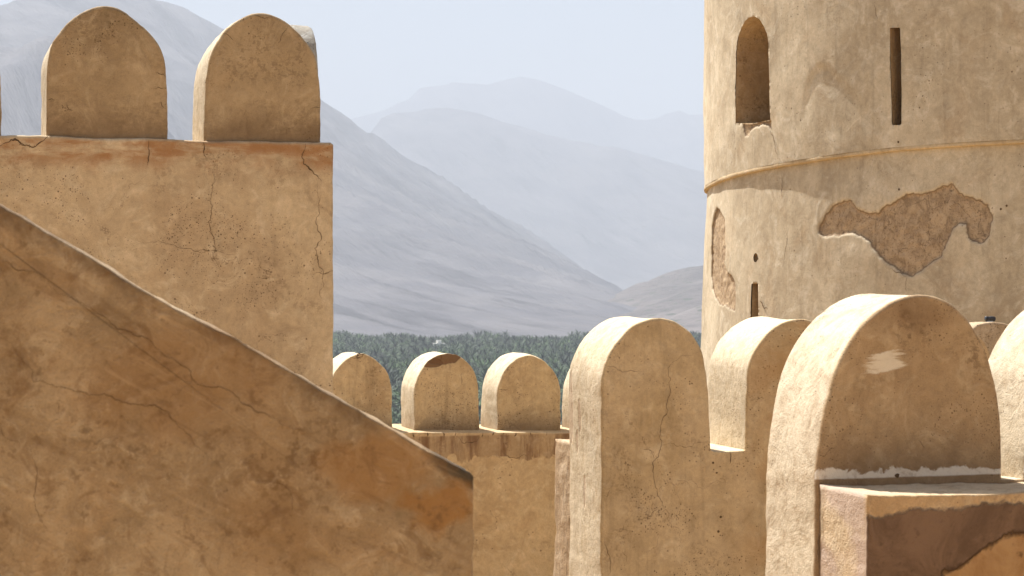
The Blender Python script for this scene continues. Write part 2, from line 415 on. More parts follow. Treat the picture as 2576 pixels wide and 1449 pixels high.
def palm_crown(nf, seg, ln, rg):
    """fronds arching out of the head: folded tapering blades; returns V (n,3), quads"""
    V, Fq = [], []
    for k in range(nf):
        a = 2.399963 * k + rg.uniform(-.2, .2); up = 1.1 - 1.35 * (k / nf) + rg.uniform(-.15, .15)
        L = ln * rg.uniform(.82, 1.1); p = np.array([0., 0., 0.]); e = up; wd = ln * 0.17
        base = len(V)
        for i in range(seg + 1):
            f = i / seg; ww = wd * (0.35 + 1.3 * f) * (1 - f) + 0.03
            s = np.array([-math.sin(a), math.cos(a), 0.0]) * ww
            dr = np.array([0, 0, -ww * 0.45])
            V += [p - s + dr, p.copy(), p + s + dr]
            p = p + (L / seg) * np.array([math.cos(a) * math.cos(e), math.sin(a) * math.cos(e), math.sin(e)])
            e -= (1.05 / seg) * (0.45 + 0.9 * f)
        for i in range(seg):
            b0 = base + 3 * i
            Fq += [(b0, b0 + 1, b0 + 4, b0 + 3), (b0 + 1, b0 + 2, b0 + 5, b0 + 4)]
    return np.array(V), np.array(Fq)
def trunk_mesh(h, r0, r1, n=6, seg=3):
    V, Fq = [], []
    for j in range(seg + 1):
        f = j / seg; r_ = r0 + (r1 - r0) * f
        for k in range(n):
            a = 2 * math.pi * k / n; V.append((r_ * math.cos(a) + .25 * f * f, r_ * math.sin(a), h * f))
    for j in range(seg):
        for k in range(n):
            a, b = j * n + k, j * n + (k + 1) % n; Fq.append((a, b, b + n, a + n))
    return np.array(V), np.array(Fq)
far_kinds = [palm_crown(19, 2, 3.7, rng) for _ in range(6)]
tv, tf = trunk_mesh(1.0, .28, .2, 4, 1)
# positions on the valley floor, jittered rows
pos = []
for y in np.arange(395, 1480, 5.2):
    half = 0.20 * y + 30; pitch = 5.2
    for x in np.arange(-half, half, pitch):
        xx, yy = x + rng.uniform(-2, 2), y + rng.uniform(-2, 2)
        if abs(xx / yy) > 0.2: continue
        if not (-0.125 < xx / yy < 0.115) and rng.random() < 0.45: continue
        if mn.noise(Vector((xx * .022, yy * .009, 3))) < -0.25: continue
        if yy > 1420 + 60 * mn.noise(Vector((xx * .02, 0, 8))): continue
        pos.append((xx, yy))
pos = np.array(pos)
u_ = CU + F * pos[:, 0] / pos[:, 1]; v_ = CV + F * 35.0 / pos[:, 1]
# the ones that show in the gaps between the merlons, largest first: individuals
show = (u_ > 836) & (u_ < 1440) & (v_ < 1090)
idx = np.where(show)[0]; idx = idx[np.argsort(pos[idx, 1])][:60]
gap = np.where(show & (((u_ > 984) & (u_ < 1012)) | ((u_ > 1200) & (u_ < 1216)) | ((u_ > 1405) & (u_ < 1424))))[0]
gap = gap[np.argsort(pos[gap, 1])][:70]
band = np.where((u_ > 836) & (u_ < 1440) & (v_ < 905))[0]; band = band[np.argsort(pos[band, 1])][:130]
near = np.unique(np.concatenate([gap, band]))
near_set = set(near.tolist())
hts = rng.uniform(3.6, 7.6, len(pos)) + np.array([5.0 * max(-.3, mn.noise(Vector((p[0] * .03, p[1] * .012, 17)))) for p in pos]); scl = rng.uniform(.6, 1.4, len(pos)); rot = rng.uniform(0, 6.28, len(pos)); kd = rng.integers(0, 6, len(pos))
def set_tint(o, val):
    at = o.data.attributes.new('tint', 'FLOAT', 'POINT'); at.data.foreach_set('value', np.asarray(val, np.float32))
HX, HY = (1106 - CU) / F * 1228, 1228.0
clear = (np.abs(pos[:, 0] / pos[:, 1] - HX / HY) < .006) & (pos[:, 1] > 1000) & (pos[:, 1] < 1245)
hts[clear] = np.minimum(hts[clear], 5.2)
cv, cf, base = [], [], 0; wv, wf, wb = [], [], 0
for i in range(len(pos)):
    if i in near_set: continue
    v, f = far_kinds[kd[i]]; c, s = math.cos(rot[i]), math.sin(rot[i])
    q = v * scl[i]; q = np.stack([q[:, 0] * c - q[:, 1] * s + pos[i, 0], q[:, 0] * s + q[:, 1] * c + pos[i, 1], q[:, 2] - EYE + hts[i]], 1)
    cv.append(q); cf.append(f + base); base += len(q)
    if pos[i, 1] < 900:
        q = tv * np.array([1, 1, hts[i]]) + np.array([pos[i, 0], pos[i, 1], -EYE]); wv.append(q); wf.append(tf + wb); wb += len(q)
grove = np_mesh('palm_grove', np.vstack(cv), np.vstack(cf), M_PALM)
set_tint(grove, np.concatenate([np.full(len(q), rng.random() ** 2.0) for q in cv]))
grove['kind'] = 'stuff'; tag(grove, 'hazy green mass of date palms filling the valley floor', 'palm grove')
gt = np_mesh('trunks', np.vstack(wv), np.vstack(wf), M_TRUNK, grove); gt['kind'] = 'stuff'
near_kinds = []
for k in range(4):
    V, Fq = palm_crown(34, 4, 2.7, rng)
    cr = np_mesh('crown', V, Fq, M_PALM); set_tint(cr, np.full(len(V), .12 + .28 * k)); V, Fq = trunk_mesh(1.0, .30, .2, 7, 4); tr = np_mesh('trunk', V, Fq, M_TRUNK)
    near_kinds.append((cr.data, tr.data)); bpy.data.objects.remove(cr); bpy.data.objects.remove(tr)
for n_, i in enumerate(near):
    gapp = (984 < u_[i] < 1012) or (1200 < u_[i] < 1216) or (1405 < u_[i] < 1424)
    lab = 'feathery date palm of the valley grove beyond the round-topped merlons'
    t = thing('palm_tree', lab, 'palm', (pos[i, 0], pos[i, 1], -EYE), rot[i], 'date palms of the grove')
    a, b = near_kinds[kd[i] % 4]
    tr = link(bpy.data.objects.new('trunk', b)); tr.parent = t; tr.scale = (1, 1, hts[i])
    cr = link(bpy.data.objects.new('crown', a)); cr.parent = t; cr.location = (.25, 0, hts[i] - .1); cr.scale = (scl[i],) * 3
# undergrowth between the palms
V, Fq = [], []
for i in range(5200):
    y = rng.uniform(400, 1470); x = rng.uniform(-.16, .15) * y; rr = rng.uniform(.9, 2.3); h = rng.uniform(1.0, 3.0); b0 = len(V)
    for k in range(5):
        a = 6.283 * k / 5 + rng.uniform(-.4, .4); V.append((x + rr * math.cos(a), y + rr * math.sin(a), -EYE + .1))
    for k in range(5):
        a = 6.283 * k / 5 + rng.uniform(-.4, .4); V.append((x + .7 * rr * math.cos(a), y + .7 * rr * math.sin(a), -EYE + h * rng.uniform(.5, .9)))
    V.append((x, y, -EYE + h))
    for k in range(5):
        j = (k + 1) % 5; Fq += [(b0 + k, b0 + j, b0 + 5 + j), (b0 + k, b0 + 5 + j, b0 + 5 + k), (b0 + 5 + k, b0 + 5 + j, b0 + 10)]
und = np_mesh('undergrowth', np.array(V), np.array(Fq), M_PALM); und['kind'] = 'stuff'; set_tint(und, np.repeat(rng.random(len(und.data.vertices) // 11) * .6, 11))
tag(und, 'low green undergrowth between the palms of the valley', 'undergrowth')
# the yellow-green broadleaf tree in the gap beside the second merlon
def leafy_tree(x, y, h, rad, label, name='broadleaf_tree'):
    t = thing(name, label, 'tree', (x, y, -EYE))
    V, Fq = trunk_mesh(h * .6, .4, .2, 7, 3); np_mesh('trunk', V, Fq, M_TRUNK, t)
    n = 2600; P = rng.normal(size=(n, 3)); P /= np.linalg.norm(P, axis=1, keepdims=True)
    P *= (rng.random((n, 1)) ** .35) * np.array([rad, rad, h * .36])
    P *= (0.75 + .45 * np.array([[mn.noise(Vector(p * .6))] for p in P])); P[:, 2] += h * .66
    Vv, Ff = [], []
    for p in P:
        d = rng.normal(size=3); d /= np.linalg.norm(d); e = np.cross(d, rng.normal(size=3)); e /= np.linalg.norm(e)
        b0 = len(Vv); s = rng.uniform(.13, .3); Vv += [p - d * s, p + e * s * .6, p + d * s, p - e * s * .6]; Ff.append((b0, b0 + 1, b0 + 2, b0 + 3))
    set_tint(np_mesh('crown', np.array(Vv), np.array(Ff), M_TREE, t), rng.random(len(Vv)))
def plain_at(u, v): Y = EYE * F / (v - CV); return (u - CU) / F * Y, Y
x, y = plain_at(1004, 985); leafy_tree(x, y, 7.7, 3.7, 'bright yellow-green broadleaf tree among the dark palms beside a merlon')
x, y = plain_at(968, 960); leafy_tree(x, y, 7, 3.2, 'smaller yellow-green broadleaf tree behind the chipped merlon')
# small white house in the grove
M_WHITE = flat_mat('white_render', (0.75, 0.72, 0.66), .8, .2, 0.6, .08)
M_DARKWIN = flat_mat('dark_window', (0.03, 0.03, 0.035), .3, .5)
def box(a, b):
    (x0, y0, z0), (x1, y1, z1) = a, b
    V = [(x0, y0, z0), (x1, y0, z0), (x1, y1, z0), (x0, y1, z0), (x0, y0, z1), (x1, y0, z1), (x1, y1, z1), (x0, y1, z1)]
    return V, [(0, 3, 2, 1), (4, 5, 6, 7), (0, 1, 5, 4), (1, 2, 6, 5), (2, 3, 7, 6), (3, 0, 4, 7)]
x, y = plain_at(1106, 890)
h = thing('white_house', 'tiny white flat-roofed house among the far palms', 'house', (HX, HY, -EYE), R(12))
mesh_ob('wall', *box((-3.4, 0, 0), (3.4, 5, 7.6)), M_WHITE, h, False)
mesh_ob('roof', *box((-3.55, -.15, 7.6), (3.55, 5.15, 7.95)), M_WHITE, h, False)
mesh_ob('roof_room', *box((-1.3, 1.2, 7.953), (1.2, 4.2, 9.8)), M_WHITE, h, False)
for k in range(3): mesh_ob('window', *box((-2.4 + 2.0 * k, -.08, 5.0), (-1.8 + 2.0 * k, .05, 6.2)), M_DARKWIN, h, False)

# ------------------------------------------------------------------ courtyard floor of the fort
M_FLOOR = plaster('courtyard_earth', (0.34, 0.20, 0.09), (0.46, 0.29, 0.14), (0.52, 0.35, 0.19), 3.0, pits=.2, rust=.1, grime=.1, streak=0, crack=.2)
V, Fc = [], []
N_ = 40
for j in range(N_ + 1):
    for i in range(N_ + 1):
        x, y = -42 + 84 * i / N_, -34 + 78 * j / N_
        V.append((x, y, COURT + .02 * n3(x, y, 0, .5)))
for j in range(N_):
    for i in range(N_):
        a = j * (N_ + 1) + i; Fc.append((a, a + 1, a + N_ + 2, a + N_ + 1))
fl = mesh_ob('courtyard_floor', V, Fc, M_FLOOR); fl['kind'] = 'structure'

TH = 17.0
# ------------------------------------------------------------------ left block with round merlons
z1 = Z(0, 0, 1.958)
fL = Frame(836, 14.0, TH)
def stains_left(m, col, h):
    x, y, z = m.xyz(m.raw)
    nz = m.noise(m.p, 3.2, 8, .66, .8); nb = m.noise(m.vm('MULTIPLY', m.p, (1.0, 1, 3.2)), 2.2, 7, .65, .5)
    top = m.add(z, m.mul(x, 0.0))
    d = m.math('SUBTRACT', 1.02, z)                     # depth below the ledge
    band = m.mul(m.sstep(m.add(d, m.mul(m.math('SUBTRACT', nz, .5), -.34)), .26, .07), m.sstep(nb, .38, .58), m.sstep(z, 1.035, 0.99))
    col = m.mix(m.mul(band, .82), col, (0.30, 0.135, 0.045))
    return col, h
M_LEFT = plaster('left_block_plaster', (0.41, 0.278, 0.155), (0.51, 0.365, 0.212), (0.60, 0.45, 0.28), 1.0, pits=.5, rust=.22, grime=.4, streak=.12, crack=.7, pscale=1.5, extra=stains_left)
LB = thing('bastion', 'tall tan plaster bastion block topped by pointed-round merlons above the ramp wall', 'bastion', fL.loc(), R(TH))
top = [fL.px(*z1(a, b)) for a, b in [(-1400, 965), (0, 993), (300, 997), (700, 1010), (1230, 1022), (1500, 1036), (1800, 1039), (2100, 1046), (2430, 1050), (2446, 1064)]]
xr = top[-1][0]
solid('wall', [(top[0][0], COURT - .1)] + top + [(xr + .005, -1.0), (xr + .01, COURT - .1)], 3.4, M_LEFT, LB, wob=.009, r=.022, seed=1, step=.04, dstep=.2)
outM1 = [(340, 1040), (338, 900), (341, 700), (343, 520), (352, 420), (380, 330), (430, 252), (520, 152), (620, 86), (700, 50), (770, 38), (850, 50), (905, 76), (990, 138), (1080, 218), (1150, 300), (1190, 380), (1213, 470), (1222, 600), (1226, 800), (1227, 1050)]
outM2 = [(1495, 1060), (1497, 900), (1500, 700), (1510, 560), (1530, 440), (1572, 338), (1650, 230), (1740, 153), (1830, 108), (1920, 96), (2000, 106), (2080, 140), (2150, 190), (2230, 270), (2292, 350), (2325, 430), (2342, 560), (2355, 750), (2360, 1070)]
def stains_leftm(m, col, h):
    x, y, z = m.xyz(m.raw)
    zz = m.add(z, m.mul(m.math('SUBTRACT', m.n4, .5), .2), m.mul(m.math('SUBTRACT', m.n2, .5), .3))
    g = m.mul(m.sstep(zz, 1.34, 1.04), m.sstep(y, .08, .06)); col = m.mix(m.mul(g, .55), col, (0.12, 0.07, 0.036))
    return col, h
M_LEFTM = plaster('left_merlon_plaster', (0.28, 0.182, 0.092), (0.375, 0.25, 0.13), (0.45, 0.315, 0.175), 2.0, pits=1.1, rust=.12, grime=.45, pscale=1.5, streak=.1, crack=.5, sunlit_wash=0.55, sunlit_wash_y=0.07, extra=stains_leftm)
for k, (o_, dx) in enumerate([(outM1, -1216), (outM1, 0), (outM2, 0)]):
    P = chaikin([fL.px(*z1(a + dx, b), 0.04) for a, b in o_], 1)
    solid('merlon', P, .56, M_LEFTM, LB, y0=.04, rough=.005, wob=.010, r=.022, closed=False, seed=11 + k, step=.035, taper=.0)
# broken grey merlon on the return side, seen past the second one
zq = [fL.px(*z1(a, b), 1.5) for a, b in [(2268, 196), (2330, 1060), (2040, 200)]]
zt, zb = zq[0][1], 0.9
M_GREYP = plaster('grey_broken_plaster', (0.30, 0.25, 0.19), (0.42, 0.36, 0.29), (0.5, 0.45, 0.38), 2.7, pits=1.4, rust=.0, grime=.6, streak=.1, crack=.5, bump=1.6)
P = [(1.08, zb), (1.09, zt - .55), (1.13, zt - .3), (1.2, zt - .14), (1.32, zt - .03), (1.45, zt), (1.62, zt - .02), (1.78, zt - .12), (1.88, zt - .32), (1.92, zt - .6), (1.93, zb)]
solid('merlon', chaikin(P, 1), .50, M_GREYP, LB, y0=zq[0][0] - .50, wob=.012, r=.03, closed=False, seed=31, axis='x', rough=.012, step=.03)
zL = z1
wall_crack(fL, [zL(2238, 1050), zL(2240, 1100), zL(2215, 1150), zL(2232, 1210), zL(2280, 1245), zL(2330, 1290), zL(2360, 1330)], .012, LB, seed=1)
wall_crack(fL, [(800, 455), (806, 500), (795, 560), (808, 600), (790, 625), (800, 660), (812, 700), (806, 735), (818, 760)], .006, LB, seed=2, jit=.03)
wall_crack(fL, [(790, 690), (804, 685), (836, 680)], .006, LB, seed=2)
wall_crack(fL, [zL(1090, 1025), zL(1085, 1090), zL(1092, 1150), zL(1075, 1220)], .007, LB, seed=3)
wall_crack(fL, [zL(1497, 1037), zL(1502, 1085), zL(1495, 1120), zL(1520, 1170)], .008, LB, seed=4)
wall_crack(fL, [zL(-20, 1080), zL(60, 1045), zL(110, 1020), zL(170, 1065), zL(230, 1080), zL(290, 1050), zL(340, 1012), zL(390, 1002)], .012, LB, seed=5)
wall_crack(fL, [zL(110, 1005), zL(118, 1030), zL(190, 1078)], .006, LB, seed=6)
wall_crack(fL, [zL(1575, 1200), zL(1565, 1280), zL(1578, 1330), zL(1550, 1440), (532, 530), (540, 600), (536, 640), (560, 690)], .005, LB, seed=7)
wall_crack(fL, [(340, 600), (400, 605), (470, 625), (530, 632), (600, 640)], .004, LB, seed=8)
for pts, sd_ in [([(1140, 530), (1180, 545), (1222, 560)], 1), ([(1125, 650), (1160, 640), (1224, 640)], 2), ([(1180, 730), (1188, 775), (1222, 800)], 3), ([(345, 735), (380, 725), (410, 735)], 4), ([(490, 760), (505, 800), (540, 812)], 5), ([(1215 + 900, 190), (2080, 240), (2060, 290), (2040, 330)], 6), ([(1630, 245), (1680, 265), (1720, 300)], 7), ([(1780, 125), (1800, 160)], 8), ([(2285, 795), (2330, 790), (2352, 796)], 9), ([(1870, 110), (1920, 130), (1980, 125)], 10)]:
    wall_crack(fL, [zL(*p) for p in pts], .006, LB, dep=.04, seed=40 + sd_, jit=.008)

# ------------------------------------------------------------------ foreground ramp wall
fS = Frame(1190, 6.2, 8.0)
def stains_ramp(m, col, h):
    x, y, z = m.xyz(m.raw)
    k = RAMP_K
    d = m.math('SUBTRACT', m.add(m.mul(x, -k), RAMP_Z), z)          # depth below the sloping edge
    nz = m.noise(m.p, 4.5, 8, .68, .7); nl = m.noise(m.vm('MULTIPLY', m.p, (1.2, 1, 1.2)), 1.6, 5, .6)
    edge = m.mul(m.sstep(m.add(d, m.mul(m.math('SUBTRACT', nz, .5), -.16)), .075, .0), m.sstep(nl, .40, .56))
    col = m.mix(m.mul(edge, .8), col, (0.115, 0.072, 0.038))
    moss = m.mul(m.sstep(x, -.17, -.10), m.sstep(m.add(d, m.mul(m.math('SUBTRACT', nz, .5), -.03)), .055, .025))
    col = m.mix(m.mul(moss, .85), col, (0.048, 0.040, 0.028))
    rb = m.blob(m.raw, (-.10, RAMP_Z - .10), (.10, .075), 1.1, 11, .35)
    col = m.mix(m.mul(rb, .8), col, (0.27, 0.135, 0.040))
    rb = m.blob(m.raw, (-.30, RAMP_Z + .02), (.17, .10), .7, 9, .35)
    col = m.mix(m.mul(rb, .6), col, (0.29, 0.155, 0.055))
    rb = m.blob(m.raw, (-.62, RAMP_Z - .14), (.10, .42), .8, 7, .5)
    col = m.mix(m.mul(rb, .3), col, (0.27, 0.16, 0.068))
    rb = m.blob(m.raw, (-.9, RAMP_Z + .30), (.26, .17), .7, 7, .5)
    col = m.mix(m.mul(rb, .5), col, (0.22, 0.115, 0.04))
    blot = m.noise(m.p, 7.5, 7, .68, 1.2)
    col = m.mix(m.mul(m.sstep(blot, .52, .66), .5), col, (0.16, 0.09, 0.04))
    sl = m.n('ShaderNodeVectorRotate', rotation_type='Y_AXIS'); m.set(sl.inputs['Vector'], m.p); sl.inputs['Angle'].default_value = -.52
    sk = m.noise(m.vm('MULTIPLY', sl.outputs[0], (1.6, 1, 15)), 1.0, 5, .62, .4)
    col = m.mix(m.mul(m.sstep(sk, .55, .70), .34), col, (0.15, 0.085, 0.038)); col = m.mix(m.mul(m.sstep(sk, .42, .30), .3), col, (0.47, 0.34, 0.2))
    gt = m.noise(m.p, 24, 4, .72); col = m.mix(m.mul(m.sstep(gt, .56, .70), .5), col, (0.13, 0.075, 0.036))
    return col, h
# the edge line in local coordinates
e0, e1 = fS.px(0, 515), fS.px(1190, 1195)
RAMP_K = (e0[1] - e1[1]) / (e1[0] - e0[0]); RAMP_Z = e1[1] + RAMP_K * e1[0]
M_RAMP = plaster('ramp_plaster', (0.262, 0.172, 0.092), (0.36, 0.250, 0.143), (0.45, 0.335, 0.21), 4.0, pits=.35, rust=.22, grime=.75, streak=.1, crack=.0, bump=1.1, pscale=2.6, extra=stains_ramp, hscale=2.2)
RW = thing('ramp_wall', 'foreground plaster ramp wall with a steep sloping top and dark stained edge', 'wall', fS.loc(), R(8.0))
edge = [(-520, 218), (0, 515), (75, 557), (150, 603), (260, 668), (365, 734), (480, 797), (600, 860), (700, 917), (800, 975), (900, 1031), (1000, 1087), (1060, 1121), (1100, 1145), (1150, 1172), (1183, 1190), (1191, 1200)]
P = [fS.px(u, v) for u, v in edge]; xr = P[-1][0]
P = [(P[0][0], COURT - .05)] + P + [(xr + .002, P[-1][1] - .4), (xr + .006, COURT - .05)]
solid('wall', P, .17, M_RAMP, RW, wob=.0042, r=.009, seed=21, step=.016, dstep=.05, rough=.007)
for pts, wd, sd_ in [
    ([(118, 690), (125, 720), (190, 757), (250, 790), (330, 835), (400, 880), (455, 920), (480, 935), (540, 975), (610, 1015), (680, 1050), (730, 1075), (800, 1110)], .006, 1),
    ([(0, 850), (40, 880), (70, 920), (85, 960), (130, 968), (200, 985), (290, 1005), (390, 1018), (425, 1035), (460, 1080), (490, 1120), (525, 1150), (560, 1200)], .006, 2),
    ([(480, 935), (470, 970), (425, 1010)], .004, 3), ([(0, 640), (20, 660), (60, 680), (118, 700)], .005, 4),
    ([(0, 1065), (20, 1105), (50, 1115)], .005, 5), ([(75, 1120), (92, 1180), (88, 1240), (95, 1290), (130, 1340)], .004, 6),
    ([(640, 1210), (700, 1215), (735, 1250), (742, 1310)], .005, 7), ([(155, 985), (150, 1050), (110, 1085)], .003, 8)]:
    wall_crack(fS, pts, wd * .45, RW, seed=60 + sd_, jit=.012)

# ------------------------------------------------------------------ middle parapet with small merlons
z7 = Z(1200, 1200, 2.415)
fM = Frame(1250, 25.0, TH)
def stains_mid(m, col, h):
    x, y, z = m.xyz(m.raw)
    nz = m.noise(m.p, 2.0, 7, .62, .8); nv = m.noise(m.vm('MULTIPLY', m.p, (5, 1, .8)), 1.0, 5, .6)
    d = m.math('SUBTRACT', -1.80, z)
    lim = m.add(.30, m.mul(m.math('SUBTRACT', nz, .5), .7), m.mul(m.sstep(x, -.55, -1.6), .35))
    b = m.sstep(m.math('SUBTRACT', d, lim), .012, -.012)
    vv = m.mul(b, m.sstep(nv, .56, .40, .35, 1.0), m.sstep(z, -1.80, -1.825))
    col = m.mix(m.mul(vv, .88), col, (0.155, 0.082, 0.042))
    return col, m.add(h, m.mul(b, .25))
M_MID = plaster('parapet_wall_plaster', (0.43, 0.29, 0.155), (0.53, 0.375, 0.212), (0.59, 0.44, 0.27), 5.0, pits=.35, rust=.25, grime=.35, streak=.1, crack=1.0, extra=stains_mid)
def stains_mm(m, col, h):
    x, y, z = m.xyz(m.raw)
    for c, r_ in (MM_PATCH or []):
        b = m.blob(m.raw, c, r_, .28, 7, .05); b = m.mul(b, m.sstep(y, .02, .0, 0, 1))
        col = m.mix(m.mul(b, .9), col, (0.155, 0.085, 0.042)); h = m.add(h, m.mul(b, -.5))
    zz = m.add(z, m.mul(m.math('SUBTRACT', m.n4, .5), .16), m.mul(m.math('SUBTRACT', m.n2, .5), .12))
    g = m.sstep(zz, -1.52, -1.78); col = m.mix(m.mul(g, .5), col, (0.16, 0.095, 0.05))
    return col, h
c0 = fM.px(*z7(1115, 350)); c1 = fM.px(*z7(330, 305))
MM_PATCH = [((c0[0] - .02, c0[1] + .03), (.25, .105)), ((c0[0] - .16, c0[1] - .05), (.16, .06))]
M_MIDM = plaster('parapet_merlon_plaster', (0.40, 0.265, 0.138), (0.49, 0.34, 0.185), (0.55, 0.40, 0.235), 6.0, pits=1.0, rust=.12, grime=.5, streak=.45, crack=.25, extra=stains_mm, sunlit_wash=0.6, sunlit_wash_y=0.03)
MW = thing('parapet_wall', 'low parapet wall with small round merlons in front of the palm grove', 'wall', fM.loc(), R(TH))
om1 = [(75, 1010), (75, 690), (90, 590), (118, 512), (165, 430), (220, 370), (290, 325), (365, 303), (430, 313), (500, 355), (560, 410), (610, 480), (640, 555), (655, 640), (657, 800), (656, 1010)]
om2 = [(857, 1012), (857, 640), (870, 580), (900, 490), (940, 420), (1000, 355), (1080, 315), (1170, 302), (1250, 320), (1320, 370), (1380, 440), (1420, 520), (1437, 600), (1440, 800), (1437, 1012)]
om3 = [(1603, 1012), (1605, 650), (1625, 570), (1660, 480), (1720, 400), (1790, 340), (1880, 311), (1960, 325), (2040, 370), (2100, 430), (2150, 510), (2175, 600), (2182, 750), (2178, 1012)]
lst = [([(a - 780, b) for a, b in om1]), om1, om2, om3, [(a + 742, b) for a, b in om3], [(a + 1470, b) for a, b in om3]]
for k, o_ in enumerate(lst):
    P = chaikin([fM.px(*z7(a, b)) for a, b in o_], 2)
    solid('merlon', P, .72, M_MIDM, MW, rough=.006, wob=.014, r=.018, closed=False, seed=70 + k, step=.04)
q = -.40                                               # ledge runs 0.40 m in front of the merlons
top = [fM.px(*z7(a, b), q) for a, b in [(-1200, 1014), (690, 1017), (1500, 1018), (2240, 1018), (4200, 1018)]]
zt = fM.px(*z7(1200, 996))[1]
P = [(top[0][0], COURT - .05)] + top + [(top[-1][0], COURT - .05)]
solid('wall', P, 1.5, M_MID, MW, y0=q, wob=.007, r=.012, seed=77, step=.06, dstep=.12)
for k, (a, b, c, d) in enumerate([(1228, 1018, 1226, 1050), (1115, 1018, 1122, 1056), (972, 1018, 970, 1054), (1474, 1018, 1466, 1062), (1778, 1018, 1760, 1060), (838, 1018, 840, 1055), (1660, 1018, 1652, 1040), (1570, 1018, 1560, 1045), (2052, 1018, 2048, 1045), (1900, 1018, 1912, 1045)]):
    wall_crack(fM, [z7(a, b), z7((a + c) / 2 + 4, (b + d) / 2), z7(c, d)], .018, MW, dep=q, seed=80 + k, jit=.02)
wall_crack(fM, [z7(1230, 1050), z7(1270, 1080), z7(1300, 1120), z7(1380, 1110), z7(1420, 1095), z7(1460, 1060)], .012, MW, dep=q, seed=91)
wall_crack(fM, [z7(1640, 1170), z7(1670, 1210), z7(1720, 1250), z7(1790, 1245), z7(1850, 1215), z7(1880, 1260)], .010, MW, dep=q, seed=92)
for pts in [[(1090, 315), (1098, 350), (1092, 372)], [(1885, 312), (1880, 345)], [(1690, 440), (1720, 465)], [(2110, 545), (2150, 530)], [(1615, 636), (1660, 632), (1710, 620)], [(1283, 480), (1285, 540), (1282, 590)]]:
    wall_crack(fM, [z7(*p) for p in pts], .008, MW, seed=93)
# chipped crown of the first merlon
cpx = [z7(262, 320), z7(285, 305), z7(340, 296), z7(402, 305), z7(385, 330), z7(345, 345), z7(300, 345), z7(262, 328)]
wall_crack(fM, cpx, .010, MW, seed=95)
wall_crack(fM, [z7(335, 300), z7(345, 320), z7(330, 335), z7(350, 343)], .022, MW, seed=96)

# ------------------------------------------------------------------ tall merlon wall, right of centre
z5 = Z(2000, 1100, 1.367)
fT = Frame(1515, 15.5, TH)
def stains_tall(m, col, h):
    x, y, z = m.xyz(m.raw)
    nz = m.noise(m.p, 1.2, 6, .6, .6)
    b = m.mul(m.sstep(nz, .42, .62), m.sstep(x, .9, 1.5), m.sstep(y, .02, .0), .5)
    col = m.mix(b, col, (0.36, 0.20, 0.075))
    sd = m.sstep(x, .05, .02); cy_ = m.n('ShaderNodeCombineXYZ'); m.set(cy_.inputs[0], y); m.set(cy_.inputs[2], z)
    for (c_, r_) in (((.53, -1.03), (.035, .13)), ((.60, -1.24), (.03, .10)), ((.74, -1.0), (.05, .3)), ((.40, -1.62), (.03, .14))):
        bl = m.mul(m.blob(cy_.outputs[0], c_, r_, .35, 9, .08), sd); col = m.mix(m.mul(bl, .5), col, (0.36, 0.245, 0.16)); h = m.add(h, m.mul(bl, -.35))
    return col, h
M_TALL = plaster('tall_merlon_plaster', (0.40, 0.265, 0.13), (0.49, 0.335, 0.18), (0.55, 0.395, 0.23), 7.0, pits=1.3, rust=.10, pscale=1.35, grime=.4, streak=.30, crack=.6, extra=stains_tall, sunlit_wash=0.6, sunlit_wash_y=0.03)
TW = thing('merlon_wall', 'plaster wall with tall round merlons flush to its face before the round tower', 'wall', fT.loc(), R(TH))
ot = [(352, 806), (351, 600), (353, 450), (362, 390), (390, 310), (440, 230), (500, 170), (570, 137), (655, 126), (730, 145), (790, 185), (840, 240), (870, 300), (888, 380), (898, 500), (908, 640), (914, 806)]
ot2 = [(1087, 806), (1090, 600), (1097, 420), (1108, 335), (1150, 258), (1210, 192), (1285, 148), (1367, 127), (1450, 145), (1520, 190), (1575, 245), (1610, 310), (1632, 400), (1640, 520), (1645, 806)]
mer = [ot, ot2, [(a + 735, b) for a, b in ot2]]
zn = fT.px(*z5(1000, 806))[1]
seams = []
for k, o_ in enumerate(mer):
    P = np.array([fT.px(*z5(a, b)) for a, b in o_]); P[0, 1] = zn; P[-1, 1] = zn
    P = chaikin(P, 2); seams.append((P[0, 0], P[-1, 0]))
    radii = [.02] * len(P); 
    if k == 0:
        rr = [.02, .02] + [.02] * (len(P) - 1) + [0.0, 0.0]
        P = np.vstack([[(P[0, 0] - .012, COURT - .05), (P[0, 0] - .006, zn - .8)], P, [(P[-1, 0], COURT - .05)]])
        solid('merlon', P, .80, M_TALL, TW, rough=.004, wob=.011, r=.02, radii=rr, seed=100, step=.035)
    else: solid('merlon', P, .80, M_TALL, TW, rough=.004, wob=.011, r=.02, closed=False, seed=100 + k, step=.035)
P, rr = [(seams[0][1], COURT - .05)], [0.0]
for k, (a, b) in enumerate(seams):
    if k: P.append((a, zn)); rr.append(0.0)
    P.append((b, zn)); rr.append(0.0)
    if k < len(seams) - 1:
        a2 = seams[k + 1][0]; P += [(b + .03, zn - .004), ((b + a2) / 2, zn - .008), (a2 - .03, zn - .005)]; rr += [.015, .015, .015]
P += [(seams[-1][1] + 1.2, zn), (seams[-1][1] + 1.2, COURT - .05)]; rr += [.015, .02]
solid('wall', P, .80, M_TALL, TW, wob=.0, r=.02, radii=rr, seed=110, step=.05)
M_TALLB = plaster('rear_walk_plaster', (0.36, 0.235, 0.13), (0.46, 0.325, 0.20), (0.54, 0.40, 0.27), 7.6, pits=.6, rust=.1, grime=.6, streak=.7, crack=.9, bump=1.5)
P = [(seams[0][0] + .012, COURT - .05), (seams[0][0] + .012, zn + .03), (seams[-1][1] + 1.1, zn + .03), (seams[-1][1] + 1.1, COURT - .05)]
solid('rear_walk', P, .42, M_TALLB, TW, y0=.803, wob=.018, r=.03, seed=112, step=.03, dstep=.04)
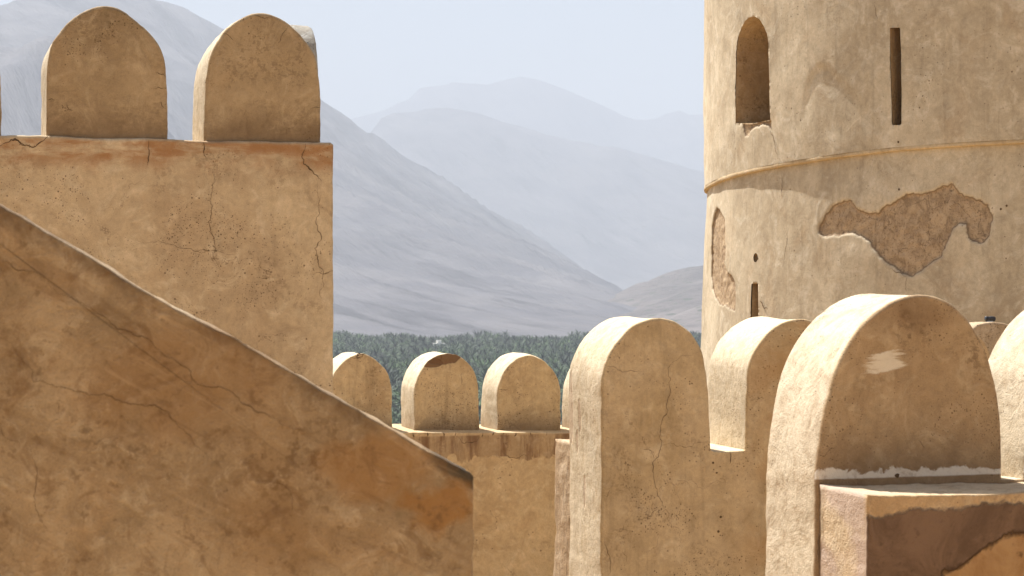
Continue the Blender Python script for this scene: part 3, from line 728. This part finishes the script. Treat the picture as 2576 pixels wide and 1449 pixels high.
for pts, wd in [
    ([(866, 306), (800, 318), (745, 332), (712, 355), (690, 385), (703, 440), (704, 500), (685, 560), (690, 600), (662, 640), (650, 720), (652, 800), (640, 838), (615, 860), (612, 910), (625, 980), (635, 1040), (660, 1085), (695, 1130), (708, 1200), (752, 1205), (758, 1260), (720, 1320)], .006),
    ([(365, 372), (420, 380), (460, 405), (520, 402), (565, 400)], .004), ([(355, 1036), (380, 1040), (392, 1005)], .006),
    ([(305, 955), (298, 985), (308, 1020), (290, 1105)], .004), ([(1010, 812), (1015, 835), (1005, 875)], .008),
    ([(540, 800), (605, 810), (618, 850)], .004), ([(910, 762), (850, 765), (800, 785), (770, 790), (720, 770), (650, 775)], .004),
    ([(660, 1085), (600, 1140), (560, 1160), (520, 1170)], .004), ([(365, 1260), (380, 1330), (395, 1390), (385, 1449)], .006),
    ([(450, 1325), (480, 1350), (485, 1390)], .005), ([(735, 960), (780, 965), (805, 1000)], .003)]:
    wall_crack(fT, [z5(*p) for p in pts], wd, TW, seed=int(pts[0][0]), jit=.012)
def ring_poly(c, rx, rz, n=12, seed=0): return [(c[0] + rx * math.cos(6.283 * i / n) * (1 + .3 * n3(i, seed, 0, .9)), c[1] + rz * math.sin(6.283 * i / n) * (1 + .3 * n3(i, seed, 4, .9))) for i in range(n)]
for k, (a, b, rx) in enumerate([(921, 868, .010), (939, 920, .009), (960, 1146, .011), (948, 1221, .011), (957, 888, .005)]):
    c = fT.px(*z5(a, b)); q_ = ring_poly(c, rx, rx * .9, 12, k); V = [(x, -.0025, z) for x, z in q_]
    mesh_ob('hole', V, [tuple(range(12))], M_CRACK, TW, False)
FM_D = 1.24
P = chaikin([fT.px(u, v, FM_D) for u, v in [(2420, 960), (2423, 880), (2437, 838), (2454, 819), (2475, 812.5), (2499, 810), (2535, 813), (2572, 832), (2598, 872), (2602, 960)]], 1)
solid('merlon', P, .30, M_TALLB, TW, y0=FM_D, wob=.006, r=.02, closed=False, seed=117, step=.03)
zf = P[0][1]; solid('pier', [(P[0][0] - .02, COURT - .05), (P[0][0] - .02, zf), (P[-1][0] + .02, zf), (P[-1][0] + .02, COURT - .05)], .34, M_TALLB, TW, y0=FM_D - .005, wob=.006, seed=118, step=.06)
# scarred strip of fallen plaster down the lit end of the wall
# black floodlight resting on the far merlon top
fx = fT.px(2491, 806, .45)
M_BLACK = flat_mat('black_casing', (0.012, 0.013, 0.016), .35, .5)
M_LENS = flat_mat('lens_glass', (0.05, 0.06, 0.07), .08, .8)
M_STEEL = flat_mat('pale_bracket', (0.5, 0.5, 0.48), .4, .5)
def lathe(name, prof, mat, parent, n=20, axis='x'):
    V, Fq = [], []
    for px_, r_ in prof:
        for k in range(n): a = 6.2832 * k / n; V.append((px_, r_ * math.cos(a), r_ * math.sin(a)))
    for j in range(len(prof) - 1):
        for k in range(n): a, b = j * n + k, j * n + (k + 1) % n; Fq.append((a, b, b + n, a + n))
    return mesh_ob(name, V, Fq, mat, parent, True, None, True)

# ------------------------------------------------------------------ near wall with the big merlon
z6 = Z(2800, 1060, 1.3173)
fN = Frame(2062, 8.7, TH)
on1 = [(345, 1004), (347, 960), (355, 850), (375, 720), (400, 580), (430, 460), (480, 340), (550, 235), (640, 145), (740, 85), (850, 57), (930, 65), (1010, 100), (1090, 175), (1150, 260), (1200, 370), (1235, 500), (1255, 680), (1262, 850), (1262, 1004)]
cN = fN.px(*z6(690, 390)); bN = fN.px(*z6(700, 945)); zb = fN.px(*z6(700, 992))[1]
def stains_near(m, col, h):
    x, y, z = m.xyz(m.raw)
    front = m.sstep(y, .03, .012)
    # grime towards the foot and a dark smudge at the crown
    nz = m.noise(m.p, 6, 7, .66, .8)
    g = m.sstep(m.add(z, m.mul(m.math('SUBTRACT', nz, .5), .35)), zb + .30, zb + .02)
    col = m.mix(m.mul(g, front, .55), col, (0.15, 0.088, 0.045))
    sm = m.blob(m.raw, (cN[0] + .15, cN[1] + .22), (.16, .08), .8, 9, .6); col = m.mix(m.mul(sm, front, .55), col, (0.17, 0.10, 0.05))
    # brushed-on patch of pale limewash
    fr = m.noise(m.vm('MULTIPLY', m.vm('ADD', m.p, m.vm('MULTIPLY', m.p, (0, 0, 0))), (2.0, 1, 34)), 3.0, 5, .6)
    t = m.n('ShaderNodeVectorRotate', rotation_type='Y_AXIS'); m.set(t.inputs['Vector'], m.vm('SUBTRACT', m.raw, (cN[0], 0, cN[1]))); t.inputs['Angle'].default_value = .18
    px_, py_, pz_ = m.xyz(t.outputs[0])
    dx = m.math('ABSOLUTE', px_); dz = m.math('ABSOLUTE', pz_)
    k = m.add(dx, m.mul(m.math('SUBTRACT', fr, .5), .26))
    mp = m.mul(m.sstep(k, .098, .050), m.sstep(m.add(dz, m.mul(m.math('SUBTRACT', m.n4, .5), .02)), .047, .038), front)
    col = m.mix(m.mul(mp, m.sstep(m.n2, .3, .6, .6, .95)), col, (0.66, 0.585, 0.455))
    # ragged limewash along the foot
    n_ = m.noise(m.vm('MULTIPLY', m.p, (1, 1, .8)), 7.5, 7, .66, .5)
    lim = m.add(.058, m.mul(m.math('SUBTRACT', n_, .5), .15))
    dz = m.math('SUBTRACT', z, zb)
    wsh = m.mul(m.sstep(m.math('SUBTRACT', dz, lim), .006, -.004), m.sstep(m.add(dz, m.mul(n_, -.01)), .018, .026), front)
    col = m.mix(m.mul(wsh, m.sstep(m.add(m.mul(m.n4, .5), m.mul(m.n2, .5)), .32, .52, .45, .92)), col, (0.66, 0.60, 0.50))
    return col, h
M_NEARM = plaster('near_merlon_plaster', (0.33, 0.21, 0.108), (0.41, 0.275, 0.148), (0.485, 0.345, 0.20), 8.0, pits=.6, rust=.1, grime=.6, pscale=2.0, streak=.25, crack=.25, extra=stains_near, hscale=1.5, sunlit_wash=0.6, sunlit_wash_y=0.03)
def stains_block(m, col, h):
    x, y, z = m.xyz(m.raw)
    front = m.sstep(y, QN + .02, QN + .006)
    nz = m.noise(m.p, 7.0, 7, .66, .4); d = m.math('SUBTRACT', zb, z)
    ft = m.sstep(m.add(d, m.mul(m.math('SUBTRACT', nz, .5), .085), m.mul(m.math('SUBTRACT', m.n4, .5), .018), m.mul(x, .045)), .066, .086)     # ragged lower edge of the tan strip
    big = m.noise(m.p, 2.6, 6, .6, .3)
    pz = m.math('SUBTRACT', z, m.add(zb - .46, m.mul(m.sstep(x, .05, .75), .30), m.mul(m.math('SUBTRACT', big, .5), .26), m.mul(m.math('SUBTRACT', nz, .5), .07)))
    up = m.sstep(pz, -.004, .004)
    brown = m.mix(m.sstep(m.add(m.mul(m.n2, .6), m.mul(big, .4)), .38, .62), (0.115, 0.072, 0.045), (0.19, 0.122, 0.078))
    brown = m.mix(m.mul(m.sstep(m.n4, .55, .72), .4), brown, (0.075, 0.046, 0.03))
    orange = m.mix(m.sstep(m.n2, .35, .65), (0.29, 0.165, 0.072), (0.38, 0.24, 0.115))
    rim = m.mul(m.sstep(pz, -.022, -.004), m.sstep(pz, .016, .002))
    c2 = m.mix(up, orange, brown); c2 = m.mix(m.mul(rim, .75), c2, (0.06, 0.034, 0.02))
    c2 = m.mix(m.mul(m.sstep(m.noise(m.p, 13, 6, .65), .62, .72), m.inv(up), .7), c2, (0.10, 0.055, 0.028))
    col = m.mix(m.mul(front, ft), col, c2)
    side = m.sstep(x, .075, .045)
    mv = m.mul(m.sstep(big, .38, .55), side, m.inv(front), .8)
    col = m.mix(mv, col, (0.40, 0.30, 0.235))
    return col, m.add(h, m.mul(up, ft, front, .5))
_a, _b = -.7, -.2
for _ in range(40):
    QN = (_a + _b) / 2
    if fN.px(*z6(597, 1049), QN)[0] > fN.px(*z6(345, 1004))[0] + .012: _b = QN
    else: _a = QN
M_BLOCK = plaster('near_block_plaster', (0.40, 0.25, 0.125), (0.47, 0.31, 0.165), (0.52, 0.37, 0.22), 9.0, pits=.5, rust=.1, grime=.5, streak=.1, crack=.3, bump=1.3, extra=stains_block, sunlit_wash=.30, sunlit_wash_y=QN + .035, pscale=2.0)
NW = thing('near_parapet', 'thick parapet with big limewash-smeared round merlons and a dark brown damp face', 'wall', fN.loc(), R(TH))
P = chaikin([fN.px(*z6(a, b)) for a, b in on1], 2); P0 = P.copy()
P = np.vstack([[(P0[0, 0] - .012, COURT - .05), (P0[0, 0] - .006, zb - .7)], P, [(P0[-1, 0], COURT - .05)]])
solid('merlon', P, .54, M_NEARM, NW, rough=.003, wob=.008, r=.016, closed=False, seed=120, step=.022, dstep=.05)
P2 = np.array([fN.px(*z6(a + 1035, b - 6)) for a, b in on1]); P2[:, 1] += -.0
P2 = np.vstack([P2[:-1], [(P2[-1, 0], P2[-1, 1])]])
solid('merlon', chaikin(P2, 2), .54, M_NEARM, NW, wob=.007, r=.016, closed=False, seed=125, step=.025, dstep=.05)
lx = P0[0, 0]
xw = P0[-1, 0] - .01
P = [(xw, COURT - .05), (xw, zb - .6), (xw, zb - .004), (lx + 2.6, zb - .004), (lx + 2.6, COURT - .05)]
solid('wall', P, .54, M_NEARM, NW, y0=0.003, wob=.004, r=.01, seed=127, step=.03, dstep=.05)
ql = [fN.px(*z6(a, b), QN) for a, b in [(597, 1049), (700, 1052), (830, 1053), (1000, 1050), (1200, 1045), (1370, 1041), (2300, 1030)]]
lx2 = ql[0][0]
P = [(lx2 + .004, COURT - .05), (lx2 + .002, ql[0][1] - .3)] + ql + [(ql[-1][0], COURT - .05)]
solid('ledge_block', P, -QN - .004, M_BLOCK, NW, y0=QN, wob=.005, r=.008, seed=128, step=.02, dstep=.03, rough=.007)
def side_crack(fr, parent, pts, wd, xface, seed=0):
    return ribbon('crack', [(xface, y, z) for y, z in pts], [(-1, 0, 0)] * len(pts), wd, M_CRACK, parent, seed, .012)
side_crack(fN, NW, [(-.02, zb + .0), (-.015, zb - .1), (-.02, zb - .2), (-.005, zb - .3), (-.02, zb - .36)], .016, lx2 - .004, 5)
for pts in [[(358, 850), (385, 858), (405, 830), (440, 810)], [(835, 770), (860, 790), (885, 820)], [(420, 505), (440, 515)]]:
    wall_crack(fN, [z6(*p) for p in pts], .003, NW, seed=129, jit=.006)
c = fN.px(*z6(742, 952)); mesh_ob('hole', [(x, -.003, z) for x, z in ring_poly(c, .012, .010, 12, 5)], [tuple(range(12))], M_CRACK, NW, False)

# ------------------------------------------------------------------ round tower
KR = 0.209; LIMB = math.atan((1770.5 - CU) / F); PHI = LIMB + math.asin(KR); TD = 24.0; TR = KR * TD
TC = np.array([math.sin(PHI), math.cos(PHI)]) * TD
def tower_hit(u, v, rad=TR):
    t = (u - CU) / F; d = np.array([t, 1.0]); A = d @ d; B = -2 * d @ TC; C = TC @ TC - rad * rad
    Y = (-B - math.sqrt(max(B * B - 4 * A * C, 0))) / (2 * A); n = (d * Y - TC) / rad
    return math.degrees(math.atan2(-n[0], n[1])) % 360, (CV - v) / F * Y
led = [tower_hit(a / 1.49068, b / 1.49068) for a, b in [(2643, 712), (2660, 697), (2745, 662), (2919, 623), (3073, 599), (3373, 560), (3600, 546), (3840, 534)]]
LA = np.array([l[0] for l in led]); LZ = np.array([l[1] for l in led])
pf = np.polyfit(LA, LZ, 2)
def ledge_z(a):
    a = a % 360; b = min(max(a, LA[0]), LA[-1] + 4); z = np.interp(b, LA, LZ)
    return float(z)
_sm = np.array([np.mean([ledge_z(a + k) for k in range(-7, 8)]) for a in range(360)])
def ledge_s(a): return float(np.interp(a % 360, np.arange(360), _sm))
def low_r(z): return TR - .044 + .042 * max(0.0, 1.2 - z)
def tower_low_hit(u, v):
    r_ = TR
    for _ in range(4): a, z = tower_hit(u, v, r_); r_ = low_r(z)
    return a, z
def inside(P, x, y):
    c = False; n = len(P); j = n - 1
    for i in range(n):
        if (P[i][1] > y) != (P[j][1] > y) and x < (P[j][0] - P[i][0]) * (y - P[i][1]) / (P[j][1] - P[i][1]) + P[i][0]: c = not c
        j = i
    return c
def seg_near(P, x, y):
    best = (1e9, None); n = len(P)
    for i in range(n):
        ax, ay = P[i]; bx, by = P[(i + 1) % n]; dx, dy = bx - ax, by - ay; L = dx * dx + dy * dy or 1e-12
        t = min(max(((x - ax) * dx + (y - ay) * dy) / L, 0), 1); qx, qy = ax + t * dx, ay + t * dy
        d = (x - qx) ** 2 + (y - qy) ** 2
        if d < best[0]: best = (d, (qx, qy))
    return math.sqrt(best[0]), best[1]
ARC = math.radians(1) * TR                                 # metres per degree on the drum
def to_arc(pts): return [(a * ARC, z) for a, z in pts]
def tpoint(a, z, r_): return (TC[0] - math.sin(R(a)) * r_, TC[1] + math.cos(R(a)) * r_, z)
z3 = Z(2600, 0, 2.0702); z4 = Z(2600, 650, 2.0702)
def poly_hit(pts, zf, low): return to_arc([(tower_low_hit if low else tower_hit)(*zf(*p)) for p in pts])
win = poly_hit([(325, 955), (325, 850), (328, 600), (332, 400), (345, 290), (370, 210), (400, 160), (435, 133), (475, 128), (515, 150), (548, 205), (570, 260), (582, 330), (585, 500), (592, 750), (600, 930), (520, 945), (440, 960)], z3, False)
slit = poly_hit([(1524, 215), (1605, 213), (1612, 400), (1618, 700), (1617, 970), (1545, 972), (1535, 700), (1527, 400)], z3, False)
hole = poly_hit([(485 + 17 * math.cos(t), 655 + 36 * math.sin(t)) for t in np.linspace(0, 6.283, 17)[:-1]], z4, True)
slit2 = poly_hit([(456, 856), (505, 852), (506, 1000), (503, 1180), (446, 1180), (450, 1000)], z4, True)
peel1 = poly_hit([(975, 465), (985, 400), (1020, 330), (1080, 262), (1150, 222), (1225, 215), (1255, 250), (1300, 295), (1370, 312), (1440, 300), (1480, 262), (1560, 225), (1650, 165), (1760, 162), (1870, 130), (1930, 95), (2000, 82), (2035, 130), (2080, 165), (2160, 190), (2230, 215), (2280, 250), (2308, 310), (2316, 380), (2300, 470), (2255, 540), (2200, 545), (2150, 510), (2122, 450), (2120, 395), (2050, 395), (2010, 425), (1985, 490), (1950, 590), (1910, 655), (1840, 690), (1770, 745), (1690, 800), (1620, 780), (1540, 715), (1470, 665), (1400, 590), (1365, 520), (1300, 485), (1230, 458), (1150, 478), (1080, 485), (1010, 485)], z4, True)
peel2 = poly_hit([(182, 268), (215, 305), (240, 360), (248, 480), (245, 600), (240, 700), (255, 770), (290, 790), (322, 850), (330, 920), (325, 1000), (320, 1065), (270, 1040), (205, 1015), (190, 1000), (150, 930), (135, 800), (140, 600), (146, 410), (160, 330)], z4, True)
peel3 = poly_hit([(330, 965), (385, 957), (600, 940), (604, 1000), (560, 965), (500, 975), (450, 1000), (425, 1055), (400, 1058), (388, 1010), (385, 965)], z3, False)
mound = poly_hit([(860, 750), (880, 640), (920, 555), (965, 505), (1010, 495), (1060, 510), (1130, 590), (1200, 680), (1290, 750), (1380, 880), (1470, 980), (1560, 1040), (1400, 1040), (1200, 1100), (900, 1100), (820, 950)], z3, False)
def peel_extra(m, col, h):
    pe = m.attr('peel')
    nz = m.noise(m.p, 9, 8, .7, .6); nf = m.noise(m.p, 60, 4, .7)
    ex = m.mix(m.sstep(nz, .34, .66), (0.285, 0.20, 0.118), (0.455, 0.335, 0.205)); ex = m.mix(m.mul(m.sstep(nf, .52, .66), .65), ex, (0.12, 0.078, 0.045))
    vs = m.noise(m.vm('MULTIPLY', m.p, (14, 14, 3.0)), 1.0, 5, .65); ex = m.mix(m.mul(m.sstep(vs, .54, .68), .55), ex, (0.15, 0.10, 0.06))
    vk = m.voro(m.vm('ADD', m.p, m.vm('MULTIPLY', m.noise(m.p, 5, 4, .6, 0, True), (.3, .3, .3))), 2.6, 'DISTANCE_TO_EDGE'); ex = m.mix(m.mul(m.math('LESS_THAN', vk.outputs['Distance'], .006), .6), ex, (0.08, 0.05, 0.03))
    k = m.sstep(pe, .4, .6)
    col = m.mix(k, col, ex)
    rim = m.mul(m.sstep(pe, .12, .45), m.sstep(pe, .95, .6)); col = m.mix(m.mul(rim, .6), col, (0.13, 0.08, 0.045))
    return col, m.add(h, m.mul(k, m.add(m.mul(nz, .8), m.mul(nf, .7))))
M_TOWER = plaster('tower_plaster', (0.385, 0.288, 0.180), (0.50, 0.387, 0.252), (0.58, 0.468, 0.328), 10.0, pits=.15, rust=.16, grime=.30, streak=.30, crack=.25, bump=.42, extra=peel_extra)
def drum(name, z_lo, z_hi, rfun, cuts, peels, mounds, seed, parent):
    """plastered drum as a fine (angle, height) grid in the lit part, with real openings and fallen-plaster hollows"""
    A = np.concatenate([np.arange(82, 182, .2), np.arange(182, 442, 3.0)]); A = A[A < 442 - .1]
    nz_ = 225; T = np.linspace(0, 1, nz_)
    na = len(A); V = np.zeros((nz_, na, 3)); pe = np.zeros(nz_ * na); dead = np.zeros((nz_, na), bool)
    bounds = [(min(p[0] for p in c), max(p[0] for p in c), min(p[1] for p in c), max(p[1] for p in c)) for c in cuts]
    pb = [(min(p[0] for p in c), max(p[0] for p in c), min(p[1] for p in c), max(p[1] for p in c)) for c in peels]
    mb = [(min(p[0] for p in c) - .1, max(p[0] for p in c) + .1, min(p[1] for p in c) - .1, max(p[1] for p in c) + .1) for c in mounds]
    for j, a in enumerate(A):
        lo, hi = z_lo(a), z_hi(a)
        for i in range(nz_):
            z = lo + (hi - lo) * T[i]; s = a * ARC; aa = a
            for c, b in zip(cuts, bounds):
                if b[0] - .05 < s < b[1] + .05 and b[2] - .05 < z < b[3] + .05:
                    d, q_ = seg_near(c, s, z); ins = inside(c, s, z)
                    if d < .0125: s, z = q_; aa = s / ARC
                    elif ins: dead[i, j] = True
            r_ = rfun(z)
            if a < 190:
                r_ += .012 * n3(s, z, seed, .9) + .006 * n3(s, z, seed, 3.0) + .0025 * n3(s * 1.0, z * .5, seed, 9)
                for c, b in zip(peels, pb):
                    if b[0] - .06 < s < b[1] + .06 and b[2] - .06 < z < b[3] + .06:
                        jx, jz = s + .018 * n3(s, z, 2, 9) + .018 * n3(s, z, 5, 24), z + .018 * n3(s, z, 8, 9) + .018 * n3(s, z, 11, 24)
                        d, _ = seg_near(c, jx, jz); d = d if inside(c, jx, jz) else -d
                        k = min(max((d + .012) / .024, 0), 1); pe[i * na + j] = max(pe[i * na + j], k)
                        r_ -= k * (.024 + .008 * n3(s, z, 3, 8) + .006 * n3(s, z, 3, 22))
                for c, b in zip(mounds, mb):
                    if b[0] < s < b[1] and b[2] < z < b[3]:
                        d, _ = seg_near(c, s, z); d = d if inside(c, s, z) else -d
                        k = min(max((d + .03) / .10, 0), 1); k = k * k * (3 - 2 * k); fade = min(1, max(0, (z - b[2] - .1) / 1.1))
                        r_ -= .026 * k * fade
            V[i, j] = tpoint(aa, z, r_)
    Fq = []
    I = np.arange(nz_ * na).reshape(nz_, na)
    for i in range(nz_ - 1):
        for j in range(na):
            jn = (j + 1) % na
            if dead[i, j] or dead[i, jn] or dead[i + 1, j] or dead[i + 1, jn]: continue
            if cuts and j < na - 1:
                cs, cz = (A[j] + A[jn]) / 2 * ARC, 0
            Fq.append((I[i, j], I[i + 1, j], I[i + 1, jn], I[i, jn]))
    o = np_mesh(name, V.reshape(-1, 3) - np.array([TC[0], TC[1], 0]), np.array(Fq), M_TOWER, parent, True)
    at = o.data.attributes.new('peel', 'FLOAT', 'POINT'); at.data.foreach_set('value', pe.astype(np.float32))
    return o
TOW = thing('round_tower', 'big round plaster tower with ledge ring, slit windows and fallen-plaster scar', 'tower', (TC[0], TC[1], 0))
TOPZ = 4.5
drum('upper_drum', lambda a: ledge_s(a) + .03, lambda a: TOPZ, lambda z: TR, [win, slit], [peel3], [mound], 3.3, TOW)
drum('lower_drum', lambda a: -2.2, lambda a: ledge_s(a) + .02, low_r, [hole, slit2], [peel1, peel2], [], 6.6, TOW)
def ring_strip(name, prof, mat, parent, zf, a0=0, a1=360, st=1.0, wob=.006):
    A = np.arange(a0, a1 + .01, st); V, Fq = [], []
    for a in A:
        for dr, dz in prof:
            p = tpoint(a, zf(a) + dz + wob * n3(a, dz * 9, 1, .35), TR + dr + wob * n3(a, dz * 30, 7, .5)); V.append((p[0] - TC[0], p[1] - TC[1], p[2]))
    k = len(prof)
    for j in range(len(A) - 1):
        for i in range(k - 1): Fq.append((j * k + i, j * k + i + 1, (j + 1) * k + i + 1, (j + 1) * k + i))
    return mesh_ob(name, V, Fq, mat, parent, True, None, True)
M_LEDGE = plaster('ledge_plaster', (0.42, 0.29, 0.155), (0.50, 0.355, 0.20), (0.56, 0.41, 0.25), 11.0, pits=.1, rust=.05, grime=.25, streak=.1, crack=.2)
ring_strip('ledge_ring', wob=.0022, prof=[(-.020, .06), (-.004, .035), (.000, .018), (.000, .004), (-.003, -.004), (-.010, -.009), (-.10, -.012)], mat=M_LEDGE, parent=TOW, zf=ledge_s)
ring_strip('tower_foot', [(.11, -2.15), (.35, -4.55)], M_TOWER, TOW, lambda a: 0.0, st=4)
V = []; NA = 48
for k in range(NA): p = tpoint(360 * k / NA, TOPZ - .05, TR - .02); V.append((p[0] - TC[0], p[1] - TC[1], p[2]))
mesh_ob('roof', V, [tuple(range(NA))], M_TOWER, TOW, False)
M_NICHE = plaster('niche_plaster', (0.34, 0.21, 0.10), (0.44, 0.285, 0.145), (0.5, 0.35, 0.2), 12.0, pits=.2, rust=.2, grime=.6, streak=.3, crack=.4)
def niche(name, poly, rfun, depth, parent, mat, splay=0.0, sill=None):
    V, Fq = [], []; n = len(poly); ca = sum(p[0] for p in poly) / n; cz = sum(p[1] for p in poly) / n
    levels = [(0.004, 1.012), (-.03, 1.0), (-depth * .5, 1.0 - splay * .5), (-depth, 1.0 - splay)]
    for dr, k in levels:
        for s, z in poly:
            s2, z2 = ca + (s - ca) * k, cz + (z - cz) * k
            q_ = rfun(z) + dr - (.012 if dr > 0 else 0); p = tpoint(s2 / ARC, z2, q_); V.append((p[0] - TC[0], p[1] - TC[1], p[2]))
    for j in range(len(levels) - 1):
        for i in range(n): a, b = j * n + i, j * n + (i + 1) % n; Fq.append((a, b, b + n, a + n))
    Fq.append(tuple(range((len(levels) - 1) * n, len(levels) * n)))
    return mesh_ob(name, V, Fq, mat, parent, True, range(len(Fq)), True)
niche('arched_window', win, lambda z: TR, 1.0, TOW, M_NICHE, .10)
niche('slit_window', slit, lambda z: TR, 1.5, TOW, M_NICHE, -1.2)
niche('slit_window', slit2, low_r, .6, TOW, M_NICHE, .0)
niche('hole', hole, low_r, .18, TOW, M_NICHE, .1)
def tower_crack(pts, zf, low, wd, seed, jit=.015):
    L = [(tower_low_hit if low else tower_hit)(*zf(*p)) for p in pts]
    P3, N3 = [], []
    for i in range(len(L)):
        a, z = L[i]; r_ = (low_r(z) if low else TR) + .010
        p = tpoint(a, z, r_); P3.append((p[0] - TC[0], p[1] - TC[1], p[2])); N3.append((-math.sin(R(a)), math.cos(R(a)), 0))
    return ribbon('crack', P3, N3, wd, M_CRACK, TOW, seed, jit)
tower_crack([(690, 10), (697, 80), (690, 150), (700, 185)], z4, True, .012, 1)
tower_crack([(750, 430), (735, 520), (715, 640), (708, 720)], z4, True, .008, 2)
tower_crack([(520, 990), (540, 1005), (555, 1045), (585, 1055)], z4, True, .020, 3)
tower_crack([(1660, 800), (1655, 860), (1660, 920)], z4, True, .008, 4)
tower_crack([(320, 960), (322, 1010), (330, 1060), (328, 1125)], z3, False, .010, 5)
tower_crack([(600, 950), (612, 1040), (640, 1120), (660, 1200), (668, 1285)], z3, False, .010, 6)
tower_crack([(1405, 30), (1420, 110), (1440, 170)], z3, False, .007, 7)
tower_crack([(1530, 740), (1580, 770), (1660, 800)], z4, True, .008, 8)
for k, (x_, y_, low) in enumerate([(2390, 278, True), (2435, 252, True), (1602, 125, True), (1596, 1103, False)]):
    a, z = (tower_low_hit(*z4(x_, y_)) if low else tower_hit(*z3(x_, y_))); r_ = (low_r(z) if low else TR) + .012
    V = []
    for i in range(10):
        p = tpoint(a + .011 / ARC * math.cos(.6283 * i), z + .012 * math.sin(.6283 * i), r_); V.append((p[0] - TC[0], p[1] - TC[1], p[2]))
    mesh_ob('hole', V, [tuple(range(10))], M_CRACK, TOW, False)

# the black floodlight
c = np.array([fT.px(2491, 806, FM_D + .13)[0], FM_D + .13, 0]); zc = fT.px(2491, 810.5, FM_D + .13)[1]
o = np.array(fT.loc()); X = o[0] + c[0] * fT.c - c[1] * fT.s; Yw = o[1] + c[0] * fT.s + c[1] * fT.c
FL = thing('floodlight', 'small black cylindrical floodlight lying on a merlon by the round tower', 'lamp', (X, Yw, zc), R(8))
mesh_ob('bracket', *box((-.035, -.02, -.004), (.02, .02, .012)), M_STEEL, FL, False)
bd = lathe('body', [(-.050, .0), (-.050, .020), (-.046, .024), (-.018, .024), (-.015, .021), (-.012, .024), (.036, .024), (.046, .018), (.048, .0)], M_BLACK, FL); bd.location = (0, 0, .030)
ln = lathe('lens', [(-.0525, .0), (-.0515, .014), (-.050, .017)], M_LENS, FL); ln.location = (0, 0, .030)

# ------------------------------------------------------------------ haze: one even box of air round everything
hz = NT('haze_air'); hz.t.nodes.remove(hz.bsdf)
pv = hz.n('ShaderNodeVolumePrincipled')
pv.inputs['Color'].default_value = (0.56, 0.600, 0.657, 1); pv.inputs['Density'].default_value = 2.0e-4; pv.inputs['Anisotropy'].default_value = 0.0
hz.t.links.new(pv.outputs[0], hz.out.inputs['Volume'])
haze = mesh_ob('haze', *box((-14000, -14000, -EYE - 6), (14000, 14000, 1400)), hz.m, None, False); haze['kind'] = 'stuff'
tag(haze, 'pale dusty haze filling the valley air', 'haze')

# ------------------------------------------------------------------ unseen building added behind the viewpoint to bounce warm light onto shaded faces
M_BOUNCE = plaster('bounce_plaster', (0.40, 0.26, 0.13), (0.49, 0.33, 0.17), (0.55, 0.39, 0.22), 13.0, pits=.3, rust=.15, grime=.2, streak=.3, crack=.3)
KP = thing('bounce_building', 'unseen flat-roofed ochre plaster building added to bounce warm light into the courtyard', 'building', (0, -9, 0), R(6))
mesh_ob('wall', *box((-17, -6, COURT - .1), (17, 0, 4.6)), M_BOUNCE, KP, False)  # body of the added bounce building
mesh_ob('bounce_roof_parapet', *box((-17.1, -6.1, 4.6), (17.1, .1, 5.0)), M_BOUNCE, KP, False)
for k in range(5): mesh_ob('window', *box((-12.6 + 6 * k, -.05, 1.2), (-11.4 + 6 * k, .06, 3.0)), M_DARKWIN, KP, False)  # windows of the added bounce building

# cracks and small holes belong to the piece of wall they run through
for root in [o for o in S.objects if o.type == 'EMPTY' and not o.parent]:
    kids = [c for c in root.children if c.type == 'MESH']
    hosts = []
    for c in kids:
        if c.name.split('.')[0] in ('wall', 'merlon', 'ledge_block', 'rear_walk', 'upper_drum', 'lower_drum'):
            v = np.empty(len(c.data.vertices) * 3, np.float32); c.data.vertices.foreach_get('co', v); v = v.reshape(-1, 3)
            hosts.append((c, v.min(0) - .03, v.max(0) + .03))
    for c in kids:
        if c.name.split('.')[0] == 'crack' or (c.name.split('.')[0] == 'hole' and len(c.data.polygons) == 1):
            v = np.empty(len(c.data.vertices) * 3, np.float32); c.data.vertices.foreach_get('co', v); q = v.reshape(-1, 3).mean(0)
            fit = [(np.prod(b - a), i) for i, (h_, a, b) in enumerate(hosts) if (q >= a).all() and (q <= b).all()]
            if fit: c.parent = hosts[min(fit)[1]][0]
